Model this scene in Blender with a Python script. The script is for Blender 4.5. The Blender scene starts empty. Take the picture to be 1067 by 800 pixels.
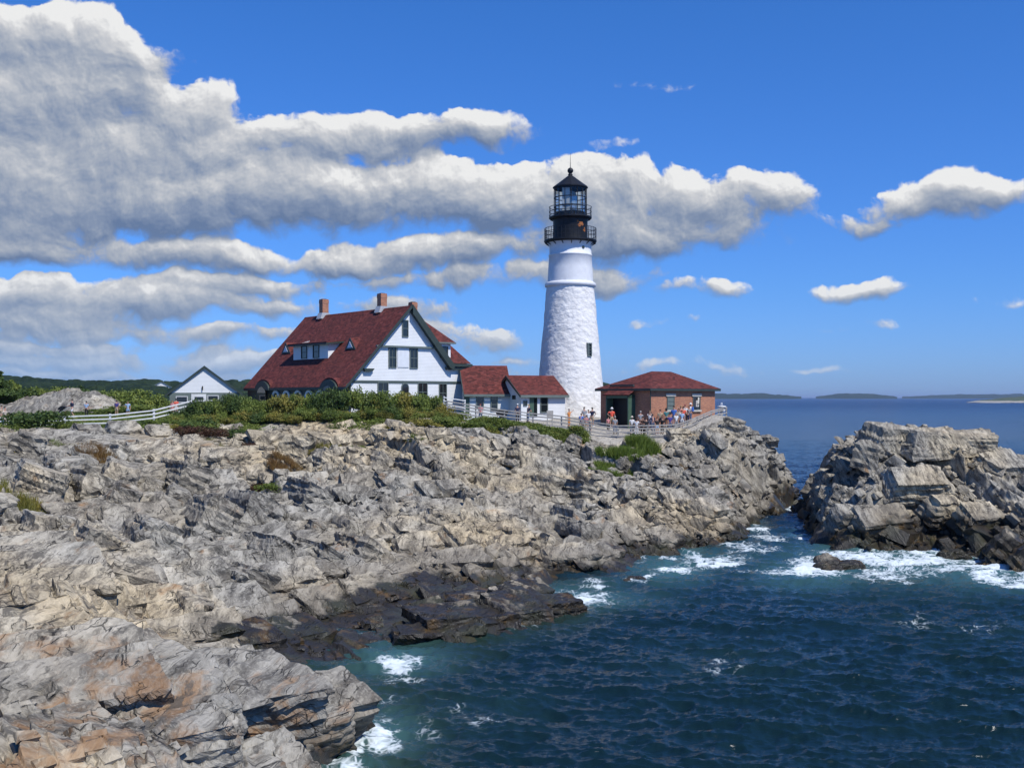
import bpy, bmesh, math, random
import numpy as np
from mathutils import Vector, Matrix
R = math.radians
scene = bpy.context.scene
col = scene.collection
F = 1144.0; CX = 533.5; HY = 414.0; CAMZ = 10.0   # photograph measurements (1067 px wide)

# ------------------------------------------------------------------ camera
cam = bpy.data.cameras.new("camera"); cam_o = bpy.data.objects.new("camera", cam); col.objects.link(cam_o)
cam.sensor_width = 36.0; cam.lens = 36.0 * F / 1067.0
cam_o.location = (0, 0, CAMZ); cam_o.rotation_euler = (R(90), 0, 0)
cam.shift_y = (HY - 400.0) / 1067.0
cam.clip_start = 0.5; cam.clip_end = 80000
scene.camera = cam_o
# ------------------------------------------------------------------ light
SUN_EL = 54.0; SUN_AZ = 137.0      # azimuth clockwise from +Y: behind the camera, to the right
EXPOSURE = 0.0; SKY_STRENGTH = 0.085; SUN_STRENGTH = 4.9
sd = Vector((math.sin(R(SUN_AZ)) * math.cos(R(SUN_EL)), math.cos(R(SUN_AZ)) * math.cos(R(SUN_EL)), math.sin(R(SUN_EL))))
sun = bpy.data.lights.new("sun", 'SUN'); sun.energy = SUN_STRENGTH; sun.angle = R(0.5); sun.color = (1.0, 0.965, 0.91)
sun_o = bpy.data.objects.new("sun", sun); col.objects.link(sun_o)
sun_o.rotation_euler = sd.to_track_quat('Z', 'Y').to_euler(); sun_o.location = (30, -30, 60)
scene.view_settings.view_transform = 'Standard'; scene.view_settings.look = 'None'
scene.view_settings.exposure = EXPOSURE; scene.view_settings.gamma = 1.0
scene.view_settings.use_curve_mapping = False
scene.render.engine = 'CYCLES'
scene.cycles.use_denoising = True
scene.cycles.max_bounces = 6; scene.cycles.diffuse_bounces = 1; scene.cycles.glossy_bounces = 3
scene.cycles.transparent_max_bounces = 12; scene.cycles.volume_bounces = 0
scene.cycles.sample_clamp_indirect = 6; scene.cycles.sample_clamp_direct = 5

# ------------------------------------------------------------------ node helpers
class NT:
    def __init__(s, tree): s.t = tree; s.n = tree.nodes; s.l = tree.links
    def node(s, typ, **kw):
        nd = s.n.new(typ)
        for k, v in kw.items(): setattr(nd, k, v)
        return nd
    def put(s, sock, v):
        if isinstance(v, bpy.types.NodeSocket): s.l.new(v, sock)
        elif v is not None:
            if hasattr(sock.default_value, '__len__') and not hasattr(v, '__len__'): v = [v] * len(sock.default_value)
            if hasattr(sock.default_value, '__len__') and len(sock.default_value) == 4 and len(v) == 3: v = (*v, 1)
            sock.default_value = v
    def m(s, op, a, b=None, c=None, clamp=False):
        nd = s.node('ShaderNodeMath', operation=op, use_clamp=clamp)
        for i, v in enumerate((a, b, c)):
            if v is not None: s.put(nd.inputs[i], v)
        return nd.outputs[0]
    def v(s, op, a, b=None, scale=None):
        nd = s.node('ShaderNodeVectorMath', operation=op)
        s.put(nd.inputs[0], a)
        if b is not None: s.put(nd.inputs[1], b)
        if scale is not None: s.put(nd.inputs['Scale'], scale)
        return nd.outputs['Value'] if op in ('LENGTH', 'DOT_PRODUCT', 'DISTANCE') else nd.outputs[0]
    def noise(s, vec, scale, detail=4, rough=0.55, dist=0.0, out='Fac', lac=2.0):
        nd = s.node('ShaderNodeTexNoise')
        s.put(nd.inputs['Vector'], vec); nd.inputs['Scale'].default_value = scale
        nd.inputs['Detail'].default_value = detail; nd.inputs['Roughness'].default_value = rough
        nd.inputs['Distortion'].default_value = dist; nd.inputs['Lacunarity'].default_value = lac
        return nd.outputs[out]
    def vor(s, vec, scale, feature='F1', out='Distance', rand=1.0):
        nd = s.node('ShaderNodeTexVoronoi', feature=feature)
        s.put(nd.inputs['Vector'], vec); nd.inputs['Scale'].default_value = scale
        nd.inputs['Randomness'].default_value = rand
        return nd.outputs[out]
    def rng(s, x, a, b, c=0.0, d=1.0, smooth=True):
        nd = s.node('ShaderNodeMapRange', interpolation_type='SMOOTHSTEP' if smooth else 'LINEAR')
        for k, v in zip(range(5), (x, a, b, c, d)): s.put(nd.inputs[k], v)
        return nd.outputs[0]
    def mix(s, f, a, b, blend='MIX'):
        nd = s.node('ShaderNodeMix', data_type='RGBA', blend_type=blend)
        s.put(nd.inputs[0], f); s.put(nd.inputs[6], a); s.put(nd.inputs[7], b)
        return nd.outputs[2]
    def ramp(s, x, stops):
        nd = s.node('ShaderNodeValToRGB'); e = nd.color_ramp.elements
        while len(e) < len(stops): e.new(0.5)
        for el, (p, c) in zip(e, stops): el.position = p; el.color = (*c, 1) if len(c) == 3 else c
        s.put(nd.inputs[0], x); return nd.outputs[0]
    def mapping(s, vec, scale=(1, 1, 1), rot=(0, 0, 0), loc=(0, 0, 0)):
        nd = s.node('ShaderNodeMapping'); s.put(nd.inputs[0], vec)
        nd.inputs['Location'].default_value = loc; nd.inputs['Rotation'].default_value = rot; nd.inputs['Scale'].default_value = scale
        return nd.outputs[0]
    def pos(s): return s.node('ShaderNodeNewGeometry').outputs['Position']
    def attr(s, name): return s.node('ShaderNodeAttribute', attribute_name=name).outputs['Fac']
    def bump(s, h, strength=0.5, dist=0.1, normal=None):
        nd = s.node('ShaderNodeBump'); s.put(nd.inputs['Height'], h)
        nd.inputs['Strength'].default_value = strength; nd.inputs['Distance'].default_value = dist
        if normal is not None: s.put(nd.inputs['Normal'], normal)
        return nd.outputs[0]

def new_mat(name):
    m = bpy.data.materials.new(name); m.use_nodes = True
    nt = NT(m.node_tree); b = m.node_tree.nodes['Principled BSDF']
    return m, nt, b

# ------------------------------------------------------------------ sky with clouds (by direction, at infinity)
def px_ae(px, py):
    x = (px - CX) / F; z = (HY - py) / F
    return math.atan2(x, 1.0), z / math.hypot(1.0, x)
UNIT = 100.0 / F
SKY_TINT = [(0, (.50, .82, 1.80)), (.25, (.43, .84, 1.68)), (1, (.36, .92, 1.74))]
BLOBS = [ # px, py, rx, ry, weight
 (60,50,95,34,1.0),(118,55,40,34,1.0),(118,96,50,34,1.2),(0,100,130,42,1.15),(95,95,60,26,.8),
 (185,120,62,34,1.0),(130,165,110,42,1.1),(0,180,120,52,1.2),(250,160,95,34,1.0),
 (340,148,92,26,.85),(450,134,88,18,.9),(500,150,40,10,.5),
 (300,200,150,36,1.15),(150,212,180,34,1.15),(430,205,110,34,1.1),(525,212,80,36,1.05),(0,232,120,28,1.0),
 (620,215,90,38,1.0),(725,212,62,34,1.0),(790,212,48,26,.8),(640,250,110,24,.85),(735,244,75,18,.75),
 (30,258,110,15,.95),(160,268,110,15,.85),(330,272,150,15,.9),(470,262,120,16,.9),(570,290,95,14,.6),
 (30,306,110,17,.95),(170,316,90,18,1.0),(270,326,70,12,.8),(60,338,120,12,.8),(370,322,110,14,.55),
 (500,352,62,19,.75),(440,345,50,10,.5),(215,350,110,8,.6),(40,366,170,8,.7),(200,376,200,6,.6),(30,392,240,6,.7),(150,380,300,9,.75),(120,352,140,10,.75),(300,352,120,8,.6),(90,326,140,14,.8),(250,300,120,12,.7),(420,295,90,12,.6),(560,378,60,8,.5),(480,392,90,6,.5),
 (905,230,46,14,.75),(955,212,54,18,.85),(1010,197,46,14,.78),(738,302,50,10,.66),(893,298,56,11,.68),(770,298,30,8,.4),
 (642,157,22,6,.45),(668,92,44,7,.33),(730,122,14,9,.4),(690,380,90,6,.5),(650,385,40,8,.5),(1050,310,40,4,.3),(800,385,120,4,.35),(830,340,120,4,.15)]
def build_world():
    w = bpy.data.worlds.new("World"); scene.world = w; w.use_nodes = True
    nt = NT(w.node_tree); nt.n.clear()
    sky = nt.node('ShaderNodeTexSky', sky_type='NISHITA'); sky.sun_disc = False
    sky.sun_elevation = R(SUN_EL); sky.sun_rotation = R(SUN_AZ)
    sky.altitude = 10; sky.air_density = 1.0; sky.dust_density = 0.35; sky.ozone_density = 3.0
    tc0 = nt.node('ShaderNodeTexCoord').outputs['Generated']; sp0 = nt.node('ShaderNodeSeparateXYZ'); nt.put(sp0.inputs[0], tc0)
    cb0 = nt.node('ShaderNodeCombineXYZ'); nt.put(cb0.inputs[0], sp0.outputs[0]); nt.put(cb0.inputs[1], sp0.outputs[1]); nt.put(cb0.inputs[2], nt.m('MAXIMUM', nt.m('ABSOLUTE', sp0.outputs[2]), .004))
    nt.put(sky.inputs['Vector'], cb0.outputs[0])
    hsv = nt.node('ShaderNodeHueSaturation'); nt.put(hsv.inputs['Color'], sky.outputs[0])
    hsv.inputs['Saturation'].default_value = 1.0
    # density group
    g = bpy.data.node_groups.new("cloud_density", 'ShaderNodeTree')
    g.interface.new_socket("P", in_out='INPUT', socket_type='NodeSocketVector')
    g.interface.new_socket("D", in_out='OUTPUT', socket_type='NodeSocketFloat')
    g.interface.new_socket("S", in_out='OUTPUT', socket_type='NodeSocketFloat')
    gt = NT(g); gi = gt.node('NodeGroupInput'); go = gt.node('NodeGroupOutput')
    P = gi.outputs[0]
    wn = gt.noise(P, 0.9, 4, 0.55, out='Color')
    Pw = gt.v('ADD', P, gt.v('SCALE', gt.v('SUBTRACT', wn, (.5, .5, .5)), scale=0.55))
    acc = None; sw = None; ss = None
    for px, py, rx, ry, wt in BLOBS:
        a, e = px_ae(px, py)
        q = gt.v('MULTIPLY', gt.v('SUBTRACT', Pw, (a / UNIT, e / UNIT, 0)), (100.0 / rx, 100.0 / ry, 0))
        d = gt.v('DOT_PRODUCT', q, q)
        val = gt.m('MULTIPLY_ADD', d, -0.5 * wt, wt)      # wt*(1-d/2)
        acc = val if acc is None else gt.m('SMOOTH_MAX', acc, val, 0.2)
        if wt > .5:
            sp = gt.node('ShaderNodeSeparateXYZ'); gt.put(sp.inputs[0], q)
            wv = gt.m('POWER', gt.m('MAXIMUM', gt.m('MULTIPLY_ADD', val, .8, .15), 0.0), 3.0)
            wv = gt.m('MULTIPLY', wv, 1.0 + (py / 260.0) ** 2)     # lower banks stand in front
            sv = gt.m('MULTIPLY', wv, sp.outputs[1])
            sw = wv if sw is None else gt.m('ADD', sw, wv); ss = sv if ss is None else gt.m('ADD', ss, sv)
    gt.l.new(gt.m('DIVIDE', ss, gt.m('ADD', sw, 0.02)), go.inputs[1])
    base = gt.m('MAXIMUM', acc, -1.2)
    n1 = gt.noise(Pw, 1.7, 12, 0.57)
    n1 = gt.m('SUBTRACT', n1, 0.5)
    # billowy cells
    bl = gt.vor(gt.v('ADD', P, gt.v('SCALE', gt.v('SUBTRACT', gt.noise(P, 4.0, 3, 0.6, out='Color'), (.5, .5, .5)), scale=0.35)), 3.6, 'SMOOTH_F1')
    d = gt.m('ADD', gt.m('MULTIPLY_ADD', n1, 2.7, gt.m('MULTIPLY', base, 1.25)), gt.m('MULTIPLY_ADD', bl, -0.55, -0.02))
    gt.l.new(d, go.inputs[0])
    tc = nt.node('ShaderNodeTexCoord').outputs['Generated']
    sep = nt.node('ShaderNodeSeparateXYZ'); nt.put(sep.inputs[0], nt.v('NORMALIZE', tc))
    x, y, z = sep.outputs
    az = nt.m('ARCTAN2', x, y); hor = nt.m('SQRT', nt.m('ADD', nt.m('MULTIPLY', x, x), nt.m('MULTIPLY', y, y)))
    el = nt.m('DIVIDE', z, nt.m('MAXIMUM', hor, 0.02))
    cb = nt.node('ShaderNodeCombineXYZ'); nt.put(cb.inputs[0], nt.m('DIVIDE', az, UNIT)); nt.put(cb.inputs[1], nt.m('DIVIDE', el, UNIT)); cb.inputs[2].default_value = 3.7
    P0 = cb.outputs[0]
    def dens(off):
        nd = nt.node('ShaderNodeGroup'); nd.node_tree = g
        nt.put(nd.inputs[0], nt.v('ADD', P0, (*off, 0))); return nd.outputs
    d0, S0 = dens((0, 0)); da = dens((0.014, 0.024))[0]; d1 = dens((0.045, 0.07))[0]; d2 = dens((0.12, 0.2))[0]
    Sc = nt.m('MAXIMUM', nt.m('MINIMUM', S0, 1.0), -1.0)
    alpha = nt.rng(d0, 0.02, nt.m('MULTIPLY_ADD', Sc, -0.34, 0.52))
    g1 = nt.m('SUBTRACT', d0, d1); g2 = nt.m('SUBTRACT', d0, d2)
    sh = nt.m('MULTIPLY_ADD', Sc, 0.36, 0.50)
    sh = nt.m('MULTIPLY_ADD', nt.m('SUBTRACT', d0, da), 0.38, sh)
    sh = nt.m('MULTIPLY_ADD', g1, 0.30, sh)
    sh = nt.m('MULTIPLY_ADD', g2, 0.17, sh, clamp=True)
    ccol = nt.ramp(sh, [(0.08, (.135, .20, .34)), (0.34, (.24, .30, .42)), (0.58, (.40, .44, .51)), (0.82, (.62, .63, .65)), (1.0, (.86, .86, .85))])
    # clouds near the horizon lose contrast into the air
    hz = nt.rng(el, 0.0, 0.13, 0.5, 0.0)
    ccol = nt.mix(hz, ccol, (.36, .47, .66))
    a_h = nt.m('MULTIPLY', alpha, nt.rng(el, 0.0, 0.06, 0.55, 0.98))
    tint = nt.ramp(nt.rng(el, 0, .38, smooth=False), SKY_TINT)
    b1 = nt.node('ShaderNodeBackground'); nt.put(b1.inputs[0], nt.mix(1.0, hsv.outputs[0], tint, 'MULTIPLY')); b1.inputs[1].default_value = SKY_STRENGTH
    b2 = nt.node('ShaderNodeBackground'); nt.put(b2.inputs[0], ccol); b2.inputs[1].default_value = 1.0
    mx = nt.node('ShaderNodeMixShader'); nt.put(mx.inputs[0], a_h); nt.l.new(b1.outputs[0], mx.inputs[1]); nt.l.new(b2.outputs[0], mx.inputs[2])
    out = nt.node('ShaderNodeOutputWorld'); nt.l.new(mx.outputs[0], out.inputs[0])
    w.cycles.sampling_method = 'MANUAL'; w.cycles.sample_map_resolution = 512
build_world()

# ------------------------------------------------------------------ numpy noise
def hsh(ix, iy, seed):
    h = (ix.astype(np.int64).astype(np.uint32) * np.uint32(374761393) + iy.astype(np.int64).astype(np.uint32) * np.uint32(668265263) + np.uint32((seed * 1442695041) & 0xffffffff))
    h = (h ^ (h >> np.uint32(13))) * np.uint32(1274126177)
    h = (h ^ (h >> np.uint32(15))) * np.uint32(2246822519)
    h = h ^ (h >> np.uint32(16))
    return h.astype(np.float64) / 4294967296.0
def vnoise(x, y, seed=0):
    ix = np.floor(x); iy = np.floor(y); fx = x - ix; fy = y - iy
    fx = fx * fx * fx * (fx * (fx * 6 - 15) + 10); fy = fy * fy * fy * (fy * (fy * 6 - 15) + 10)
    a = hsh(ix, iy, seed); b = hsh(ix + 1, iy, seed); c = hsh(ix, iy + 1, seed); d = hsh(ix + 1, iy + 1, seed)
    return (a + (b - a) * fx + (c - a) * fy + (a - b - c + d) * fx * fy) * 2 - 1
def fbm(x, y, seed=0, o=4, g=0.5):
    s = 0; a = 1.0
    for i in range(o):
        s = s + a * vnoise(x * 2 ** i + 17.3 * i, y * 2 ** i - 9.1 * i, seed + i); a *= g
    return s
def voro(x, y, seed=0, jit=0.9):
    ix = np.floor(x); iy = np.floor(y)
    f1 = np.full(x.shape, 9.0); f2 = np.full(x.shape, 9.0); cx = np.zeros(x.shape); cy = np.zeros(x.shape); kx = np.zeros(x.shape); ky = np.zeros(x.shape)
    for dx in (-1, 0, 1):
        for dy in (-1, 0, 1):
            jx = ix + dx; jy = iy + dy
            qx = jx + .5 + (hsh(jx, jy, seed) - .5) * jit; qy = jy + .5 + (hsh(jx, jy, seed + 7) - .5) * jit
            d = np.hypot(x - qx, y - qy)
            near = d < f1
            f2 = np.where(near, f1, np.minimum(f2, d)); f1 = np.where(near, d, f1)
            cx = np.where(near, qx, cx); cy = np.where(near, qy, cy); kx = np.where(near, jx, kx); ky = np.where(near, jy, ky)
    return f1, f2, x - cx, y - cy, kx, ky
def sstep(x, a, b):
    t = np.clip((x - a) / (b - a), 0, 1); return t * t * (3 - 2 * t)

# ------------------------------------------------------------------ land heights
def W(px, py, D):
    return ((px - CX) / F * D, D, CAMZ - (py - HY) / F * D)
def tps_grid(pts, x0, x1, y0, y1, step, smooth=0.02):
    P = np.array(pts, float); n = len(P)
    sc = 20.0
    X = P[:, 0] / sc; Y = P[:, 1] / sc
    r2 = (X[:, None] - X[None]) ** 2 + (Y[:, None] - Y[None]) ** 2
    K = 0.5 * r2 * np.log(r2 + 1e-12) + smooth * np.eye(n)
    A = np.zeros((n + 3, n + 3)); A[:n, :n] = K; A[:n, n] = 1; A[:n, n + 1] = X; A[:n, n + 2] = Y; A[n:, :n] = A[:n, n:].T
    c = np.linalg.solve(A, np.concatenate([P[:, 2], [0, 0, 0]]))
    gx = np.arange(x0, x1 + step, step); gy = np.arange(y0, y1 + step, step)
    GX, GY = np.meshgrid(gx / sc, gy / sc)
    Z = c[n] + c[n + 1] * GX + c[n + 2] * GY
    for i in range(n):
        q = (GX - X[i]) ** 2 + (GY - Y[i]) ** 2
        Z += c[i] * 0.5 * q * np.log(q + 1e-12)
    return dict(x0=x0, y0=y0, s=step, Z=Z)
def samp(g, x, y):
    Z = g['Z']; u = np.clip((x - g['x0']) / g['s'], 0, Z.shape[1] - 1.001); v = np.clip((y - g['y0']) / g['s'], 0, Z.shape[0] - 1.001)
    i = u.astype(int); j = v.astype(int); fu = u - i; fv = v - j
    return (Z[j, i] * (1 - fu) + Z[j, i + 1] * fu) * (1 - fv) + (Z[j + 1, i] * (1 - fu) + Z[j + 1, i + 1] * fu) * fv

LANDPX = [ # px, py, D
 (0,800,17),(0,760,19.5),(0,720,23),(0,680,27),(0,640,33),(0,600,40),(0,560,49),(0,520,58),(0,480,69),(0,458,79),(0,449,89),(57,448,91.5),(102,447.5,92),(0,436,98),(100,435,98),(150,434,99),(149,444,93),
 (-150,800,16),(-150,720,22),(-150,640,31),(-150,560,48),(-150,500,62),(-150,458,78),(-150,448,90),(-150,436,98),
 (-350,800,16),(-350,640,31),(-350,500,62),(-350,437,90),
 (80,800,18),(80,740,22),(80,690,29),
 (150,800,19),(150,760,22),(150,720,26),(150,690,31),(150,650,38),(150,600,47),(150,560,56),(150,520,64),(150,480,74),(150,455,82),
 (220,800,21.5),(210,745,26),(300,790,26),(300,760,28.5),(345,718,31.5),(310,738,31),(250,760,27.5),(360,745,31.5),
 (300,655,47),(300,640,48.5),(300,600,53),(300,560,62),(300,520,72),(300,480,82),(300,455,88),(300,437,93),
 (230,640,43),(230,660,40.5),(380,660,45),(400,620,53),(400,600,57),(400,560,64),(400,520,73),(400,480,82),(400,455,89),(400,437,94),
 (340,668,44),
 (470,648,47.5),(430,650,47),(520,650,47.5),(565,636,50),(500,630,51),(440,620,54),(540,642,48.8),(490,662,45.4),(450,668,44.6),(525,660,46),(410,645,48),(480,612,55.5),
 (500,590,60),(440,597,58),(500,540,70),(500,500,79),(500,470,86),(500,450,92),(500,440,95),
 (570,585,62),(600,570,66),(600,540,74),(600,500,84),(600,475,89),(600,455,95),(640,585,63),
 (690,570,71),(700,550,75),(700,520,82),(700,490,88),(700,470,92),(700,457,96),(650,458,95),(650,470,92),
 (755,550,77),(760,530,79),(760,500,84),(760,470,90),(765,441,97),(740,450,97),(785,520,92.5),(790,490,95),(795,462,100),(815,490,103.5),(810,475,103),(770,438,102),(780,520,88)]
LANDZ = [ # px, D, z
 (382,30.5,-1.6),(395,34,-1.8),(330,36.3,-.5),(280,36.6,-.35),(240,36.3,-.2),(385,38,-1.2),(355,38.2,-.4),(300,39.4,-.1),
 (420,41.5,-1.2),(400,30,-3),(450,38,-3),(560,45,-2.2),(620,50,-1.8),(470,41.2,-.8),(520,45.2,-1),(575,55,-1.0),(620,57,-1.6),(560,56,-.8),(585,50.8,.65),(562,50.3,.9),(540,48.6,.75),(515,47,.7),(597,51.6,.35),(490,46.5,.6),
 (385,28,-2),(360,25,-1.6),(420,22,-4),(330,22,-.6),(350,20,-2.5),(320,17,-1.5),(240,17,2.0),
 (665,60,-2),(700,66,-1.6),(640,57,-2.2),(740,70,-2),(775,74,-2.6),(790,82,-2.2),(808,90,-2.2),(825,98,-2),(850,106,-3),(840,112,-3),(800,85,-3),
 (700,55,-4),(800,70,-4),(600,42,-4),(600,30,-4),(700,40,-4),(850,60,-4),(900,90,-4),
 (0,105,8.2),(0,130,8.6),(0,165,8.5),(0,220,8),(200,110,8.3),(200,130,8.6),(200,165,6),(200,190,0),(350,110,8.2),(350,140,8),(350,165,2),(500,112,7.8),(500,130,7.4),(500,150,-1),
 (600,107,7.6),(600,120,7.3),(600,133,-1),(700,103,7.3),(700,112,7.2),(700,125,-2),(760,106,6.8),(790,112,2),(800,118,-2),(640,103,7.4),(350,180,-2),(200,210,-3),(500,170,-4),(700,145,-4),
 (-150,105,8.4),(-150,150,8.5),(-350,120,8.5),(-350,200,8.5),(560,100,7.6),(470,100,7.8)]
lp = [W(*p) for p in LANDPX] + [((a - CX) / F * d, d, z) for a, d, z in LANDZ]
LG = tps_grid(lp, -110, 60, 10, 230, 0.5)
ISPX = [(880,545,73.8),(880,500,77),(893,482,79.5),(925,457,80.5),(925,500,76),(925,545,73.6),(970,456,81),(970,480,77),(970,530,74),(1010,458,81),(1010,480,77),(1010,530,73.5),
 (1034,470,81),(1050,515,74),(1050,560,68),(1080,505,77),(1110,515,77),(853,488,96),(839,503,100),(862,492,90),(872,478,86),(852,520,84),(862,500,83),(905,466,84),(950,462,88),(1040,580,64.5),(1060,575,64.5)]
ISZ = [(867,71.2,-.3),(905,71.4,-.3),(948,71.4,-.3),(990,71,-.3),(1020,69,-.3),(1038,62,-.4),(1062,61.6,-.4),(1090,62.5,-.4),(1120,66,-.5),(867,68,-2.5),(920,67,-3),(980,66,-3),(1000,62,-3),(1040,58,-3),(1090,57,-3),
 (846,80,-.8),(858,74,-1),(843,85,-.6),(838,92,-.6),(832,100,-.6),(838,80,-3),(828,92,-2.5),(822,100,-2.5),(835,106,-.6),(835,112,-3),(870,104,.5),(880,112,-3),(950,98,2),(950,108,-3),(1040,95,3),(1040,106,-3),
 (1150,76,1.5),(1180,78,-1.5),(1150,95,-2),(1150,66,-2.5),(1090,90,4)]
ip = [W(*p) for p in ISPX] + [((a - CX) / F * d, d, z) for a, d, z in ISZ]
IG = tps_grid(ip, 10, 75, 50, 130, 0.5)

EDGE_PX = [-800, -100, 0, 100, 200, 300, 400, 470, 520, 600, 640, 700, 730, 760, 800]
EDGE_D = [84, 85, 86, 87.5, 90, 91, 93, 95, 95.2, 94.8, 94.3, 95.3, 97.5, 99.5, 130]
def soil_mask(x, y, wob=0.0):
    px = CX + F * x / y
    e = np.interp(px, EDGE_PX, EDGE_D)
    return sstep(y + wob, e - 0.8, e + 0.8)

LEV = [ # strike angle, along, across, riser, tilt along, tilt across
 (100, 9.5, 3.6, .26, .03, -.16), (118, 4.2, 1.7, .22, .05, -.24), (82, 1.9, .74, .17, .06, -.36), (104, .80, .30, .07, .06, -.34)]
def strata(x, y, seed, base, amt):
    """jointed, tilted slabs: the base surface is broken into flat cells at four sizes"""
    wx = x + 2.2 * fbm(x / 15, y / 15, 40 + seed, 3); wy = y + 2.2 * fbm(x / 15, y / 15, 50 + seed, 3)
    h = np.zeros_like(x)
    mod = np.clip(0.72 + 0.75 * fbm(x / 9, y / 9, 60 + seed, 2), 0.12, 1.35)
    modb = np.clip(0.95 + 0.5 * fbm(x / 14, y / 14, 66 + seed, 2), 0.45, 1.4)
    qx = x; qy = y
    for i, (ang, sa, sb, amp, ta, tb) in enumerate(LEV):
        c, s = math.cos(R(ang)), math.sin(R(ang))
        ux, uy = (wx, wy) if i == 0 else (wx + sb * .25 * vnoise(x / sb, y / sb, 91 + i), wy + sb * .25 * vnoise(x / sb, y / sb, 95 + i))
        a = ux * c + uy * s; b = ux * s - uy * c
        f1, f2, da, db, kx, ky = voro(a / sa, b / sb, seed * 13 + i * 3 + 1)
        da = da * sa; db = db * sb
        if i < 3:
            lam = (.34, .30, .30)[i] * amt
            qx = qx - lam * (da * c + db * s); qy = qy - lam * (da * s - db * c)
        r0 = hsh(kx, ky, seed + 101 + i) - .5; r1 = hsh(kx, ky, seed + 111 + i) - .5; r2 = hsh(kx, ky, seed + 121 + i) - .5; r3 = hsh(kx, ky, seed + 131 + i)
        m = modb if i == 0 else mod
        h += m * (amp * 1.3 * r0 + (ta + r1 * .22) * da + (tb + r2 * .34) * db)
        gap = np.clip(1 - (f2 - f1) * sb / (.16, .10, .05, .02)[i], 0, 1)
        h -= m * amp * .75 * gap * (r3 > .45)
    h += .03 * fbm(x / .5, y / .5, 83, 3) * mod
    return base(qx, qy) + amt * h

def land_h(x, y, detail=True):
    if not detail: return samp(LG, x, y)
    b = samp(LG, x, y)
    s = soil_mask(x, y, 1.2 * fbm(x / 3, y / 3, 5, 3))
    k = (1 - s) * (0.45 + 0.55 * sstep(b, 0.0, 1.8)) * (0.8 + .2 * sstep(y, 20, 50)) * (1 - .72 * sstep(b, 5.6, 7.6))
    px = CX + F * x / y
    k = k * (1 - .5 * sstep(px, 690, 760) * sstep(y, 92, 97))
    return strata(x, y, 0, lambda p, q: samp(LG, p, q), k) + s * .06 * fbm(x / 1.1, y / 1.1, 8, 3)
def islet_h(x, y):
    b = samp(IG, x, y)
    return strata(x, y, 3, lambda p, q: samp(IG, p, q), 0.55 + .35 * sstep(b, 0, 2) - .25 * sstep(b, 6.0, 8))
def ground_z(x, y):
    return float(land_h(np.array([float(x)]), np.array([float(y)]))[0])
def base_z(x, y):
    return float(samp(LG, np.array([float(x)]), np.array([float(y)]))[0])

def grid_mesh(name, X, Y, Z, keep, mat, attrs=None, smooth=False):
    nr, nc = X.shape
    idx = np.arange(nr * nc).reshape(nr, nc)
    q = np.stack([idx[:-1, :-1], idx[:-1, 1:], idx[1:, 1:], idx[1:, :-1]], -1).reshape(-1, 4)
    if keep is not None:
        kf = keep.reshape(-1); q = q[kf[q].any(1)]
        used = np.zeros(nr * nc, bool); used[q.reshape(-1)] = True
        remap = np.cumsum(used) - 1; q = remap[q]
    else: used = np.ones(nr * nc, bool)
    V = np.stack([X, Y, Z], -1).reshape(-1, 3)[used].astype(np.float32)
    me = bpy.data.meshes.new(name)
    me.vertices.add(len(V)); me.vertices.foreach_set('co', V.reshape(-1))
    me.loops.add(q.size); me.loops.foreach_set('vertex_index', q.reshape(-1).astype(np.int32))
    me.polygons.add(len(q)); me.polygons.foreach_set('loop_start', (np.arange(len(q)) * 4).astype(np.int32))
    me.polygons.foreach_set('use_smooth', np.full(len(q), smooth))
    me.update(calc_edges=True)
    for k, a in (attrs or {}).items():
        at = me.attributes.new(k, 'FLOAT', 'POINT'); at.data.foreach_set('value', a.reshape(-1)[used].astype(np.float32))
    me.materials.append(mat)
    o = bpy.data.objects.new(name, me); col.objects.link(o)
    return o

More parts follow.
